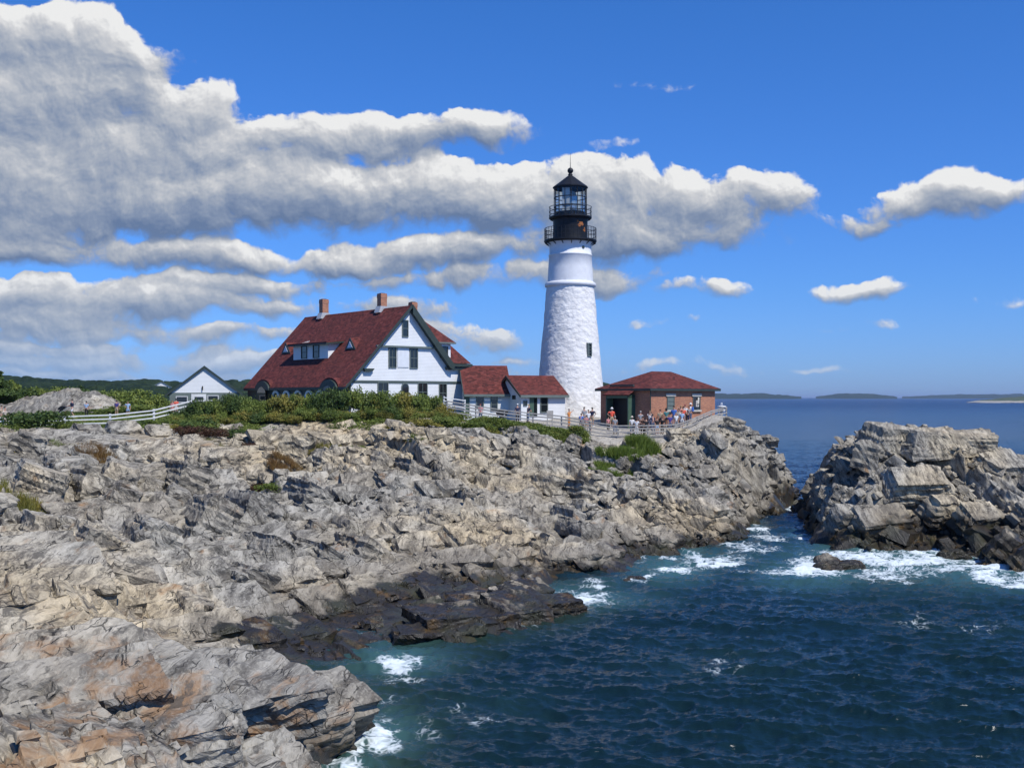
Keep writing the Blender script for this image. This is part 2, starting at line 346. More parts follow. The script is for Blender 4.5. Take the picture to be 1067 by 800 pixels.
# ------------------------------------------------------------------ rock material
def rock_nodes(nt, P):
    """returns colour, roughness, height for schist rock"""
    wn = nt.noise(P, 0.14, 2, .45, out='Color')
    Pw = nt.v('ADD', P, nt.v('SCALE', nt.v('SUBTRACT', wn, (.5, .5, .5)), scale=1.2))
    cb = nt.node('ShaderNodeCombineXYZ')
    for i, ax in enumerate(((.80, -.30, .52), (.35, .937, 0), (-.487, .182, .854))): nt.put(cb.inputs[i], nt.v('DOT_PRODUCT', Pw, ax))
    st = cb.outputs[0]                                    # x across the bedding, y along the strike
    bands = nt.noise(nt.v('MULTIPLY', st, (4.2, .30, .8)), 1.0, 8, .66)         # bedding streaks
    fine = nt.noise(nt.v('MULTIPLY', st, (24.0, 1.3, 5.0)), 1.0, 4, .6)
    blot = nt.noise(P, 0.55, 6, .62); spk = nt.noise(P, 9.0, 4, .7)
    c = nt.ramp(bands, [(0.31, (.050, .046, .039)), (0.43, (.175, .162, .135)), (0.53, (.37, .345, .285)), (0.67, (.54, .505, .425))])
    c = nt.mix(nt.rng(blot, .38, .62, 0, .75), c, nt.mix(.5, c, (.19, .175, .155)))
    c = nt.mix(nt.rng(spk, .48, .66, 0, .42), c, (.58, .54, .45))
    c = nt.mix(nt.rng(fine, .30, .46, .6, 0), c, (.085, .075, .062))
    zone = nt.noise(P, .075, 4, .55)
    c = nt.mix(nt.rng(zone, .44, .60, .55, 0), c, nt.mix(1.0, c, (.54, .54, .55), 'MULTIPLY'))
    c = nt.mix(nt.rng(zone, .50, .64, 0, .8), c, nt.mix(1.0, c, (1.10, .98, .78), 'MULTIPLY'))
    # rust: low frequency patches, more in the near rock
    sep = nt.node('ShaderNodeSeparateXYZ'); nt.put(sep.inputs[0], P)
    near = nt.rng(sep.outputs[1], 18, 46, .13, 0.0)
    rust = nt.rng(nt.m('ADD', nt.noise(nt.v('MULTIPLY', st, (1.3, .30, .6)), 1.0, 6, .65), near), .60, .74, 0, .66)
    c = nt.mix(rust, c, nt.mix(fine, (.12, .050, .016), (.37, .20, .075)))
    warm = nt.rng(nt.noise(P, .16, 3, .5), .42, .62, 0, .6)
    c = nt.mix(warm, c, nt.mix(1.0, c, (1.06, .98, .86), 'MULTIPLY'))
    # joints
    sj = nt.v('ADD', st, nt.v('SCALE', nt.v('SUBTRACT', nt.noise(P, 3.0, 3, .6, out='Color'), (.5, .5, .5)), scale=.12))
    k1 = nt.rng(nt.vor(nt.v('MULTIPLY', sj, (1.5, .28, .55)), 1.0, 'DISTANCE_TO_EDGE'), 0, .020, 1, 0)
    k2 = nt.rng(nt.vor(nt.v('MULTIPLY', sj, (5.5, .8, 1.6)), 1.0, 'DISTANCE_TO_EDGE'), 0, .030, .7, 0)
    kk = nt.m('MULTIPLY', nt.m('MAXIMUM', k1, k2), nt.rng(nt.noise(P, 1.3, 4, .6), .46, .60, .0, 1.0))
    stain_shade = nt.rng(nt.noise(nt.v('MULTIPLY', st, (2.4, .5, 1.0)), 1.0, 7, .7), .55, .63, 0, .82)  # dark blotches: rock stain, also put in for missing crevice shade
    c = nt.mix(stain_shade, c, (.075, .068, .058))
    c = nt.mix(nt.m('MULTIPLY', kk, .9), c, (.028, .025, .02))
    # tide-wetted black and ochre band
    wl = nt.m('ADD', sep.outputs[2], nt.m('MULTIPLY', nt.m('SUBTRACT', nt.noise(P, .42, 5, .6), .5), 3.0))
    wl = nt.m('SUBTRACT', wl, nt.rng(sep.outputs[0], 19, 26, 0, 1.25))
    cove = nt.m('MULTIPLY', nt.rng(nt.m('MULTIPLY_ADD', sep.outputs[1], -.42, sep.outputs[0]), -29.5, -27.5), nt.m('MULTIPLY', nt.rng(sep.outputs[1], 36, 38.5), nt.rng(sep.outputs[1], 54, 60, 1, 0)))
    wl = nt.m('SUBTRACT', wl, nt.m('MULTIPLY', cove, nt.rng(nt.noise(P, .8, 4, .6), .40, .62, 1.25, .25)))
    wet = nt.rng(wl, .45, .95, 1, 0)
    algae = nt.mix(nt.rng(nt.noise(P, 1.1, 4, .6), .52, .68), (.020, .017, .013), (.085, .05, .016))
    algae = nt.mix(nt.rng(nt.noise(P, .5, 3, .6), .45, .7), algae, (.035, .036, .020))
    mid = nt.rng(wl, .8, 2.0, .55, 0)
    c = nt.mix(mid, c, (.16, .135, .10))
    c = nt.mix(nt.m('MULTIPLY', wet, .95), c, algae)
    rough = nt.mix(wet, (.88,) * 3, (.32,) * 3)
    h = nt.m('ADD', nt.m('MULTIPLY', bands, .7), nt.m('MULTIPLY', fine, .16))
    h = nt.m('ADD', h, nt.m('MULTIPLY', spk, .10)); h = nt.m('SUBTRACT', h, nt.m('MULTIPLY', kk, .35))
    return c, rough, h
def make_rock(name, soil=False):
    m, nt, b = new_mat(name)
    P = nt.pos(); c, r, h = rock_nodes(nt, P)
    if soil:
        s = nt.attr('soil'); pv = nt.attr('paved')
        edge = nt.rng(nt.m('ADD', s, nt.m('MULTIPLY', nt.m('SUBTRACT', nt.noise(P, 1.2, 5, .65), .5), .9)), .40, .60)
        gcol = nt.ramp(nt.noise(P, 1.6, 5, .65), [(.3, (.035, .055, .015)), (.5, (.075, .11, .025)), (.7, (.13, .14, .045))])
        gcol = nt.mix(nt.rng(nt.noise(P, .3, 3, .5), .45, .7), gcol, (.14, .115, .06))
        pcol = nt.ramp(nt.noise(P, 4, 4, .6), [(.3, (.30, .27, .225)), (.7, (.42, .39, .33))])
        gcol = nt.mix(nt.rng(nt.m('ADD', pv, nt.m('MULTIPLY', nt.m('SUBTRACT', nt.noise(P, .9, 4), .5), .6)), .4, .6), gcol, pcol)
        c = nt.mix(edge, c, gcol); r = nt.mix(edge, r, (.95,) * 3)
    nt.put(b.inputs['Base Color'], c); nt.put(b.inputs['Roughness'], r); b.inputs['Specular IOR Level'].default_value = .3
    nt.put(b.inputs['Normal'], nt.bump(h, 1.0, .19))
    return m
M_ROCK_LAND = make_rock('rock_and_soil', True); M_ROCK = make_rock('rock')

# ------------------------------------------------------------------ headland and islet
def cols(lo, hi, a, b, n, ne):
    return np.concatenate([np.linspace(lo, a, ne, endpoint=False), np.linspace(a, b, n), np.linspace(b, hi, ne + 1)[1:]])
def paved_mask(x, y):
    px = CX + F * x / y
    near_tower = sstep(px, 500, 560) * (1 - sstep(y, 118, 124))
    path = 1 - sstep(np.abs(y - (97.5 + 0.0 * x) - np.interp(px, [380, 480, 560], [3, 1.5, 1])), 1.3, 2.0)
    return np.maximum(near_tower, path * sstep(px, 330, 480))
def blur(Z, n=1):
    for _ in range(n):
        A = np.pad(Z, 1, mode='edge')
        Z = (A[:-2, 1:-1] + 2 * A[1:-1, 1:-1] + A[2:, 1:-1]) / 4
        A = np.pad(Z, 1, mode='edge')
        Z = (A[1:-1, :-2] + 2 * A[1:-1, 1:-1] + A[1:-1, 2:]) / 4
    return Z
def hull_templates(n, seed):
    rnd = random.Random(seed); out = []
    for k in range(n):
        bm = bmesh.new()
        sh = rnd.uniform(-.25, .25); tp = rnd.uniform(.7, 1.0)
        for i in range(8):
            sx, sy, sz = (1 if i & 1 else -1), (1 if i & 2 else -1), (1 if i & 4 else -1)
            c = [sx * rnd.uniform(.72, 1), sy * rnd.uniform(.7, 1), sz * rnd.uniform(.72, 1)]
            if sz > 0: c[0] *= tp; c[1] = c[1] * tp + sh
            bm.verts.new(c)
            if rnd.random() < .55:
                j = rnd.randrange(3); c2 = list(c); c2[j] *= rnd.uniform(.45, .8); c2[(j + 1) % 3] *= rnd.uniform(.98, 1.06); bm.verts.new(c2)
        r = bmesh.ops.convex_hull(bm, input=bm.verts[:])
        junk = [g for g in r['geom_interior'] if isinstance(g, bmesh.types.BMVert)]
        bmesh.ops.delete(bm, geom=junk, context='VERTS')
        bmesh.ops.triangulate(bm, faces=bm.faces[:])
        bm.verts.index_update()
        V = np.array([v.co[:] for v in bm.verts]); T = np.array([[v.index for v in f.verts] for f in bm.faces])
        out.append((V, T)); bm.free()
    return out
def slabs(seed, hfun, bfun, sampler, classes, maskf):
    """angular bedding-parallel slabs standing proud of the bedrock; returns vertex and triangle arrays"""
    rng = np.random.default_rng(seed); tpl = hull_templates(24, seed)
    VS = []; TS = []; n0 = 0
    for (n, L0, L1, wr, tr, out) in classes:
        x, y = sampler(rng, n)
        b = bfun(x, y); keep = maskf(x, y, b, rng); x, y, b = x[keep], y[keep], b[keep]
        z = hfun(x, y); N = len(x)
        L = L0 * (L1 / L0) ** rng.random(N); L = np.where(y < 38, np.minimum(L, .35 + .3 * rng.random(N)), L); Wd = L * rng.uniform(wr * .6, wr * 1.3, N); T = L * rng.uniform(tr * .6, tr * 1.4, N)
        az = R(33) + .30 * fbm(x / 14, y / 14, 301, 2) + rng.normal(0, .16, N)           # strike direction from +Y
        dip = R(36) + .28 * fbm(x / 10, y / 10, 311, 2) + rng.normal(0, .14, N)
        s = np.stack([np.sin(az), np.cos(az), rng.normal(0, .10, N)], -1); s /= np.linalg.norm(s, axis=1)[:, None]
        hd = np.stack([np.cos(az), -np.sin(az), 0 * az], -1)
        nn = hd * np.sin(dip)[:, None] + np.array([0, 0, 1.0]) * np.cos(dip)[:, None]
        nn -= s * (nn * s).sum(1)[:, None]; nn /= np.linalg.norm(nn, axis=1)[:, None]
        w = np.cross(nn, s)
        off = (T * rng.uniform(-.15, out, N))
        c = np.stack([x, y, z + off * .5], -1)
        for i in range(N):
            V, F_ = tpl[rng.integers(len(tpl))]
            P = c[i] + V[:, :1] * s[i] * L[i] * .5 + V[:, 1:2] * w[i] * Wd[i] * .5 + V[:, 2:3] * nn[i] * T[i] * .5
            VS.append(P); TS.append(F_ + n0); n0 += len(V)
    return np.concatenate(VS), np.concatenate(TS)
def add_tris(o, V, T, attrs=()):
    me2 = bpy.data.meshes.new('tmp'); me2.from_pydata(V.tolist(), [], T.tolist())
    for a in attrs: me2.attributes.new(a, 'FLOAT', 'POINT')
    bm = bmesh.new(); bm.from_mesh(o.data)
    bm.from_mesh(me2); bm.to_mesh(o.data); bm.free(); bpy.data.meshes.remove(me2); o.data.update()
HERO_I = [(930, 79.5, .1, 5.5, 3.0, 2.4, 70, 14), (975, 78.8, .1, 6.0, 3.2, 2.0, 80, 10), (1012, 79.5, .5, 4.0, 2.8, 2.0, 95, 16), (1045, 77.5, 1.2, 4.0, 2.4, 1.8, 60, 34), (905, 78.8, .1, 3.4, 2.2, 2.6, 20, 16), (878, 87, .1, 3.6, 2.4, 2.2, 10, 14), (852, 94, .2, 3.4, 2.2, 2.0, 30, 12),
 (890, 74, .2, 4.0, 2.0, 2.0, 80, 30), (920, 73.2, .2, 4.4, 2.4, 2.0, 75, 34), (955, 75.5, .2, 5.4, 3.0, 1.6, 85, 38), (985, 73.6, .2, 3.8, 2.2, 1.8, 70, 30), (1020, 72.4, .2, 4.0, 2.2, 1.8, 60, 36), (1050, 66, .2, 3.8, 2.0, 2.4, 20, 40), (1068, 64, .2, 3.0, 1.8, 2.0, 10, 50), (870, 77, .2, 3.2, 1.8, 3.0, 10, 20), (1030, 62.6, .4, 2.4, 1.4, 1.8, 30, 50), (1085, 72, .2, 4.6, 2.6, 2.4, 60, 30)]
HERO = [ # px, D, sink, length, width, thickness, strike from +Y, dip (degrees)
 (318, 31.0, .55, 4.2, 2.0, 2.0, 36, 26), (306, 30.0, .25, 4.2, 2.6, 1.5, 30, 22), (205, 27.0, .20, 6.5, 3.4, 1.6, 52, 14), (150, 23.5, .2, 4.6, 2.4, 1.2, 48, 20), (60, 24.0, .15, 4.8, 2.2, 1.3, 44, 26),
 (255, 24.0, .3, 4.0, 1.6, 1.1, 40, 28), (20, 30, .25, 4.6, 2.0, 1.3, 36, 24), (110, 31, .2, 4.2, 2.0, 1.1, 44, 26), (345, 50.5, .2, 5.2, 2.2, 1.5, 33, 34), (382, 52.5, .2, 4.4, 1.8, 1.3, 28, 36), (300, 52, .2, 4.6, 2.2, 1.2, 40, 26),
 (230, 45, .2, 5.0, 2.4, 1.1, 48, 22), (60, 38, .2, 4.4, 2.2, 1.3, 50, 24), (150, 52, -.3, 6.4, 2.8, 2.8, -28, 20), (95, 49, -.2, 5.8, 2.6, 2.4, -32, 24), (215, 60, -.6, 7.0, 2.8, 3.2, -26, 22), (260, 64, -.4, 6.0, 2.6, 2.8, -30, 26), (40, 60, -.3, 6.5, 2.8, 2.8, -24, 20), (320, 70, -.3, 5.6, 2.4, 2.4, -30, 26), (120, 66, -.3, 6.0, 2.6, 2.6, -20, 18), (370, 60, -.1, 5.0, 2.2, 1.8, -34, 28), (30, 72, -.2, 5.0, 2.4, 2.2, -20, 16), (190, 70, -.2, 5.4, 2.4, 2.2, -36, 22),
 (312, 84.5, .1, 4.4, 2.8, 2.3, 10, 10), (338, 85.5, .1, 3.2, 2.4, 1.9, 20, 14), (232, 77.5, .1, 4.4, 2.4, 1.9, 60, 18), (215, 78, .1, 3.0, 2.0, 1.5, 40, 24), (128, 83.5, .1, 3.4, 1.8, 1.5, 40, 30), (165, 84.5, .1, 2.6, 1.6, 1.2, 30, 36), (92, 84, .1, 3.0, 2.0, 1.4, 46, 20),
 (400, 88.5, .1, 2.8, 1.8, 1.5, 14, 16), (505, 89, .1, 2.4, 1.4, 1.5, 20, 40), (545, 90.5, .1, 2.2, 1.3, 1.4, 30, 46), (598, 92.5, .1, 2.0, 1.6, 1.5, 10, 20), (708, 95.6, .15, 2.6, 1.5, 1.1, 70, 16), (765, 97.6, .3, 3.4, 2.0, 1.9, 20, 12), (793, 101.5, .2, 3.6, 2.2, 1.2, 80, 8), (748, 95.5, .3, 3.6, 1.8, 1.5, 30, 34),
 (480, 47.5, .15, 5.0, 3.2, .8, 60, 8), (575, 50.6, .15, 3.6, 1.8, .7, 62, 10), (540, 48.6, .15, 3.6, 2.0, .7, 55, 12), (455, 45.6, .15, 4.2, 1.8, .7, 70, 10), (500, 51, .15, 4.0, 2.0, .8, 66, 12), (470, 60, .2, 5.0, 2.0, 1.1, 70, 12), (590, 63, .2, 4.6, 2.2, 1.2, 60, 16), (690, 72.5, .2, 3.6, 2.0, 1.3, 40, 24), (735, 78, .2, 3.8, 2.4, 1.9, 36, 30), (520, 66, .2, 5.4, 2.6, 1.2, 52, 22), (430, 66, .2, 5.6, 2.6, 1.3, 46, 26)]
def heroes(lst, seed, G=None):
    G = G or LG
    VS = []; TS = []; n0 = 0; rnd = random.Random(seed)
    tpl = hull_templates(16, seed + 50)
    for (px, D, sink, L, Wd, T, az, dip) in lst:
        V, F_ = tpl[rnd.randrange(16)]; az = R(az); dip = R(dip)
        s = Vector((math.sin(az), math.cos(az), 0)); hd = Vector((math.cos(az), -math.sin(az), 0)); nn = (hd * math.sin(dip) + Vector((0, 0, 1)) * math.cos(dip)).normalized(); w = nn.cross(s)
        x = (px - CX) / F * D; z = float(samp(G, np.array([x]), np.array([float(D)]))[0]); c = Vector((x, D, z + T * .08 - sink * .3))
        bm = bmesh.new(); vs = [bm.verts.new(c + s * (v[0] * L / 2) + w * (v[1] * Wd / 2) + nn * (v[2] * T / 2)) for v in V]
        for f in F_: bm.faces.new([vs[i] for i in f])
        for _ in range(4):
            long = [e for e in bm.edges if e.calc_length() > (.16 if D < 36 else .26 if D < 60 else .36)]
            if not long: break
            bmesh.ops.subdivide_edges(bm, edges=long, cuts=1); bmesh.ops.triangulate(bm, faces=bm.faces[:])
        bm.normal_update(); P = np.array([v.co[:] for v in bm.verts]); N = np.array([v.normal[:] for v in bm.verts])
        a = P @ np.array(s); b = P @ np.array(nn); e = P @ np.array(w)
        lay = b / .17 + .6 * fbm(a / 1.3, e / 1.3, 700, 2); d = .095 * (hsh(np.floor(lay), np.floor(lay) * 0 + 1, 5) - .5) * 2 + .05 * fbm(a / .9 + b * 2, e / .5 + b * 3, 701, 4)
        f1, f2, da, db, kx, ky = voro(a / 1.1 + b * .4, e / .6 + b * .7, 702); d = d + .09 * (hsh(kx, ky, 703) - .5) - .06 * np.clip(1 - (f2 - f1) / .1, 0, 1)
        P = P + N * d[:, None]; VS.append(P); TS.append(np.array([[v.index for v in f.verts] for f in bm.faces]) + n0); n0 += len(P); bm.free()
    return np.concatenate(VS), np.concatenate(TS)
def build_headland():
    t = cols(-.85, .42, -.50, .27, 1200, 90)
    D = np.exp(np.linspace(math.log(13.5), math.log(118), 1600)); D = np.concatenate([D, np.linspace(120, 228, 60)])
    TT, DD = np.meshgrid(t, D)
    X = TT * DD; Y = DD.copy()
    Z = blur(land_h(X, Y), 3)
    soil = soil_mask(X, Y, 1.2 * fbm(X / 3, Y / 3, 5, 3))
    # undercut / slump the faces sideways a little
    k = (1 - soil) * .14
    X2 = X + k * fbm(Z / .8 + X / 5, Y / 2.5, 31, 2); Y2 = Y + k * fbm(Z / .7, X / 2.0 + Y / 5, 33, 2)
    base = samp(LG, X, Y)
    keep = (Z > -1.0) & (base > -2.2)
    o = grid_mesh('headland', X2, Y2, Z, keep, M_ROCK_LAND, dict(soil=soil, paved=paved_mask(X, Y)), smooth=True)
    def sampler(rng, n):
        D = np.sqrt(rng.uniform(15 ** 2, 104 ** 2, n)); return rng.uniform(-.56, .27, n) * D, D
    def maskf(x, y, b, rng):
        px = CX + F * x / y
        cl = fbm(x / 7, y / 7, 401, 3) + .35 * sstep(b, 5, 7)
        e = np.interp(px, EDGE_PX, EDGE_D)
        return ~((px > 462) & (px < 615) & (y > e - 2.2)) & (b > -.35) & (rng.random(len(x)) > .8 * sstep(b, 6.3, 7.6)) & ((y > 34) | (rng.random(len(x)) < .5)) & (soil_mask(x, y) < .25) & (rng.random(len(x)) < sstep(cl, -.55, .35)) & ~((px > 690) & (px < 748) & (y > 99) & (b > 6))
    V, T = slabs(11, land_h, lambda x, y: samp(LG, x, y), sampler,
                 [(160, 2.6, 4.4, .42, .15, .42), (5600, .95, 2.6, .46, .22, .62), (30000, .28, .95, .5, .32, .75)], maskf)
    add_tris(o, V, T, ('soil', 'paved'))
    rr = random.Random(77); HR = []
    while len(HR) < 380:
        D = 21 + 72 * rr.random() ** .8; px = rr.uniform(-90, 800); x = (px - CX) / F * D; a_ = (np.array([x]), np.array([D])); b_ = float(samp(LG, *a_)[0])
        if b_ < (1.5 if D < 37 else .5) or b_ > 7.2 or float(soil_mask(*a_)[0]) > .1 or D > float(np.interp(px, EDGE_PX, EDGE_D)) - 3: continue
        w_ = .30 + .25 * rr.random(); L_ = rr.uniform(2.2, 5.6) * (.7 if D > 80 else 1); HR.append((px, D, rr.uniform(.2, 1.1), L_, L_ * w_, L_ * rr.uniform(.16, .34), rr.gauss(38, 9), rr.gauss(31, 6)))
    while len(HR) < 470:                                  # broken ends of beds that face left and stay in shade
        D = rr.uniform(40, 91); px = rr.uniform(-60, 790); x = (px - CX) / F * D; a_ = (np.array([x]), np.array([D])); b_ = float(samp(LG, *a_)[0])
        if b_ < 1.2 or b_ > 7.0 or D > float(np.interp(px, EDGE_PX, EDGE_D)) - 3.5: continue
        L_ = rr.uniform(2.0, 5.0); HR.append((px, D, rr.uniform(-.4, .3), L_, L_ * rr.uniform(.3, .5), L_ * rr.uniform(.28, .45), rr.gauss(-28, 8), rr.gauss(24, 6)))
    V, T = heroes(HERO + HR, 3); add_tris(o, V, T, ('soil', 'paved'))
    o['kind'] = 'structure'
    return o
def build_islet():
    t = np.linspace(.245, .60, 760)
    D = np.exp(np.linspace(math.log(56), math.log(114), 900))
    TT, DD = np.meshgrid(t, D); X = TT * DD; Y = DD.copy(); Z = blur(islet_h(X, Y), 3) - .55 * sstep(samp(IG, X, Y), 4, 7)
    X2 = X + .15 * fbm(Z / .8 + X / 5, Y / 2.5, 31, 2); Y2 = Y + .15 * fbm(Z / .7, X / 2.0 + Y / 5, 33, 2)
    keep = (Z > -1.0) & (samp(IG, X, Y) > -2.2)
    o = grid_mesh('rock_islet', X2, Y2, Z, keep, M_ROCK, smooth=True)
    def sampler(rng, n):
        D = rng.uniform(58, 108, n); return rng.uniform(.255, .58, n) * D, D
    V, T = slabs(23, islet_h, lambda x, y: samp(IG, x, y), sampler, [(90, 2.2, 4.2, .5, .24, .35), (900, 1.0, 2.2, .5, .26, .5), (5000, .3, 1.0, .55, .34, .6)],
                 lambda x, y, b, rng: (b > -.3) & (rng.random(len(x)) < sstep(fbm(x / 5, y / 5, 402, 3), -.6, .3)))
    add_tris(o, V, T)
    V, T = heroes(HERO_I, 9, IG); add_tris(o, V, T)
    o['kind'] = 'structure'
    return o
build_headland(); build_islet()

# ------------------------------------------------------------------ sea
FOAM = [ # px, py, rx, ry, strength
 (575,623,52,5,1.0),(535,626,20,5,.9),(625,612,25,4,.6),(412,687,26,7,1.0),(392,762,24,10,.95),(370,775,12,20,.8),(365,800,20,8,.8),(700,592,26,8,1.0),(675,603,16,3,.8),
 (740,582,34,5,.9),(775,572,22,4,.7),(722,578,10,6,1.),(800,560,22,4,.6),(822,527,16,1.6,1.0),(838,556,12,1.4,1.0),(788,549,8,3,.8),(800,594,40,6,.42),
 (850,595,38,8,1.0),(830,580,18,4,.6),(900,580,52,8,1.0),(960,584,66,11,1.05),(1030,595,40,9,1.0),(920,598,50,7,.6),(1070,606,40,5,1.0),(990,600,40,6,.7),
 (745,688,46,10,.29),(1030,655,46,8,.27),(960,645,60,6,.25),(485,742,40,10,.31),(430,705,44,8,.29),(400,735,40,10,.30),(520,735,26,10,.3),(440,760,40,9,.24),(850,640,60,6,.19)]
def ocean_tile(n, L, wind_dir, peak, hs, seed, spread=2):
    rng = np.random.default_rng(seed)
    k1 = np.fft.fftfreq(n, L / n) * 2 * np.pi
    KX, KY = np.meshgrid(k1, k1); K = np.hypot(KX, KY); K[0, 0] = 1
    kp = 2 * np.pi / peak
    ang = np.cos(np.arctan2(KY, KX) - wind_dir)
    S = np.exp(-1.25 * (kp / K) ** 2) * K ** -3.7 * (0.12 + np.abs(ang) ** (2 * spread)) * np.exp(-(K * L / n * .5) ** 2)
    S[0, 0] = 0
    A = np.sqrt(S) * (rng.normal(size=(n, n)) + 1j * rng.normal(size=(n, n)))
    h = np.fft.ifft2(A).real; sx = np.fft.ifft2(-1j * A * KX / K).real; sy = np.fft.ifft2(-1j * A * KY / K).real
    s = hs / h.std(); return h * s, sx * s, sy * s, L, n
def tile_s(tile, x, y):
    L, n = tile[3], tile[4]
    u = (x / L) % 1 * n; v = (y / L) % 1 * n; i = np.floor(u).astype(int) % n; j = np.floor(v).astype(int) % n; fu = u - np.floor(u); fv = v - np.floor(v)
    i1 = (i + 1) % n; j1 = (j + 1) % n
    return [(T[j, i] * (1 - fu) + T[j, i1] * fu) * (1 - fv) + (T[j1, i] * (1 - fu) + T[j1, i1] * fu) * fv for T in tile[:3]]
def build_sea():
    m, nt, b = new_mat('sea_water')
    P = nt.pos(); foam = nt.attr('foam'); aer = nt.attr('aerated'); shal = nt.attr('shallow')
    sep = nt.node('ShaderNodeSeparateXYZ'); nt.put(sep.inputs[0], P)
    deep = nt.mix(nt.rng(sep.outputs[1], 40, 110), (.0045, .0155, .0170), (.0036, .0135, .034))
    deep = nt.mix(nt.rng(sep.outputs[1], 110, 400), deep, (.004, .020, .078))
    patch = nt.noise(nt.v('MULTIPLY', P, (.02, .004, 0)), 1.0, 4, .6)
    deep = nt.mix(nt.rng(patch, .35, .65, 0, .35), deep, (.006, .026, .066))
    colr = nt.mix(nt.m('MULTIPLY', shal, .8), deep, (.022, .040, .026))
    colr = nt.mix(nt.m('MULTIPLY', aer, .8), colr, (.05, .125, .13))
    P2 = nt.v('MULTIPLY', P, (1, 1.0, 0))
    wv = nt.v('ADD', P2, nt.v('SCALE', nt.v('SUBTRACT', nt.noise(P2, .8, 3, .5, out='Color'), (.5, .5, .5)), scale=1.4))
    lace = nt.vor(wv, 1.5, 'DISTANCE_TO_EDGE'); lace2 = nt.vor(wv, 4.5, 'DISTANCE_TO_EDGE')
    ln = nt.m('ADD', nt.rng(lace, 0, .30, .22, 0), nt.rng(lace2, 0, .30, .18, 0))
    fn = nt.m('ADD', nt.noise(wv, 1.1, 10, .74), ln)
    fd = nt.m('ADD', foam, nt.m('MULTIPLY', nt.m('SUBTRACT', fn, .62), 1.5))
    ft = nt.m('ADD', nt.m('MULTIPLY', nt.rng(fd, .44, 1.15), .80), nt.m('MULTIPLY', nt.rng(fd, .58, .78), .20))
    ft = nt.m('MULTIPLY', ft, nt.rng(foam, 0.12, .27))
    # scattered tiny caps further out
    cap = nt.m('MULTIPLY', nt.rng(nt.noise(nt.v('MULTIPLY', P, (.22, .5, 0)), 1.0, 6, .72), .70, .76), nt.rng(sep.outputs[1], 90, 160))
    ft = nt.m('MAXIMUM', ft, nt.m('MULTIPLY', cap, .5))
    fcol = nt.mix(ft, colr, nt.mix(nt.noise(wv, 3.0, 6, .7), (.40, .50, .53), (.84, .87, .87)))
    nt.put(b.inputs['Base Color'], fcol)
    nt.put(b.inputs['Roughness'], nt.m('ADD', nt.m('MULTIPLY', ft, .6), nt.rng(sep.outputs[1], 50, 1500, .09, .24)))
    b.inputs['IOR'].default_value = 1.333; nt.put(b.inputs['Specular IOR Level'], nt.rng(sep.outputs[1], 70, 450, .5, .06))
    hh = nt.m('MULTIPLY', nt.noise(nt.v('MULTIPLY', P, (1.3, 3.6, 1)), 1.5, 6, .58), .30)
    far = nt.noise(nt.v('MULTIPLY', P, (.45, .8, 0)), 1.0, 6, .72)
    hh2 = nt.m('MULTIPLY', far, nt.rng(sep.outputs[1], 50, 260, 0, 7.0))
    bn = nt.bump(nt.m('ADD', hh, hh2), 1.0, .16)
    nt.put(b.inputs['Normal'], bn)
    t = cols(-1.6, 1.6, -.34, .52, 900, 60)
    D = np.concatenate([np.exp(np.linspace(math.log(17), math.log(260), 1000)), np.exp(np.linspace(math.log(261), math.log(45000), 160))])
    TT, DD = np.meshgrid(t, D); X = TT * DD; Y = DD.copy()
    T1 = ocean_tile(1024, 41.0, R(255), 2.7, .060, 3, 4); T2 = ocean_tile(512, 17.3, R(240), .95, .017, 5, 3); T3 = ocean_tile(256, 97.0, R(262), 13, .075, 9, 3)
    fade = np.exp(-(DD / 170) ** 2)
    h1 = tile_s(T1, X, Y); h2 = tile_s(T2, X * .96 + Y * .28, Y * .96 - X * .28); h3 = tile_s(T3, X, Y)
    Z = fade * (h1[0] + h2[0] + h3[0]); Xd = X - fade * .9 * (h1[1] + h3[1]); Yd = Y - fade * .9 * (h1[2] + h3[2])
    lb = samp(LG, X, Y); lb = np.where((X < -109) | (X > 59) | (Y > 229), -5, lb)
    ib = samp(IG, X, Y); ib = np.where((X < 10.5) | (X > 74) | (Y < 50.5) | (Y > 129), -5, ib)
    px = CX + F * TT; py = HY + F * CAMZ / DD
    foam = np.zeros_like(X); aer = np.zeros_like(X)
    wpx = px + 14 * fbm(X / 3, Y / 3, 21, 3); wpy = py + 14 * fbm(X / 3 + 9, Y / 3, 22, 3) * (np.clip(30 / DD, 0, 1))
    for cx_, cy_, rx, ry, s in FOAM:
        d = ((wpx - cx_) / (rx * .95)) ** 2 + ((wpy - cy_) / (ry * .95)) ** 2
        foam = np.maximum(foam, s * np.exp(-d * .9)); aer = np.maximum(aer, min(1, s) * s * np.exp(-((px - cx_) / (rx * 1.9)) ** 2 - ((py - cy_) / (ry * 2.4)) ** 2))
    near = np.maximum(sstep(lb, -1.1, -.1), sstep(ib, -1.2, -.1)) * (DD < 130)
    inlet = np.exp(-((px - 290) / 70) ** 2 - ((py - 715) / 22) ** 2)       # the dark still pool
    foam = np.maximum(foam, near * .26 * (.6 + .5 * vnoise(X / 4, Y / 4, 6)) * (1 - inlet))
    shal = np.clip(np.exp(-((DD - 27) / 14) ** 2) * sstep(-px, -520, -380) + sstep(lb, -3, -.6) * .6 * (DD < 60), 0, 1)
    Z = Z + .16 * np.clip(foam - .5, 0, .5) * fade
    Z = Z * (1 - .85 * inlet)
    land = samp(LG, X, Y); keep = ~((((lb > 1.8) | (ib > 2.2))) & (DD < 228))
    o = grid_mesh('sea', Xd, Yd, Z, keep, m, dict(foam=foam, aerated=aer, shallow=shal), smooth=True)
    o['kind'] = 'structure'
build_sea()

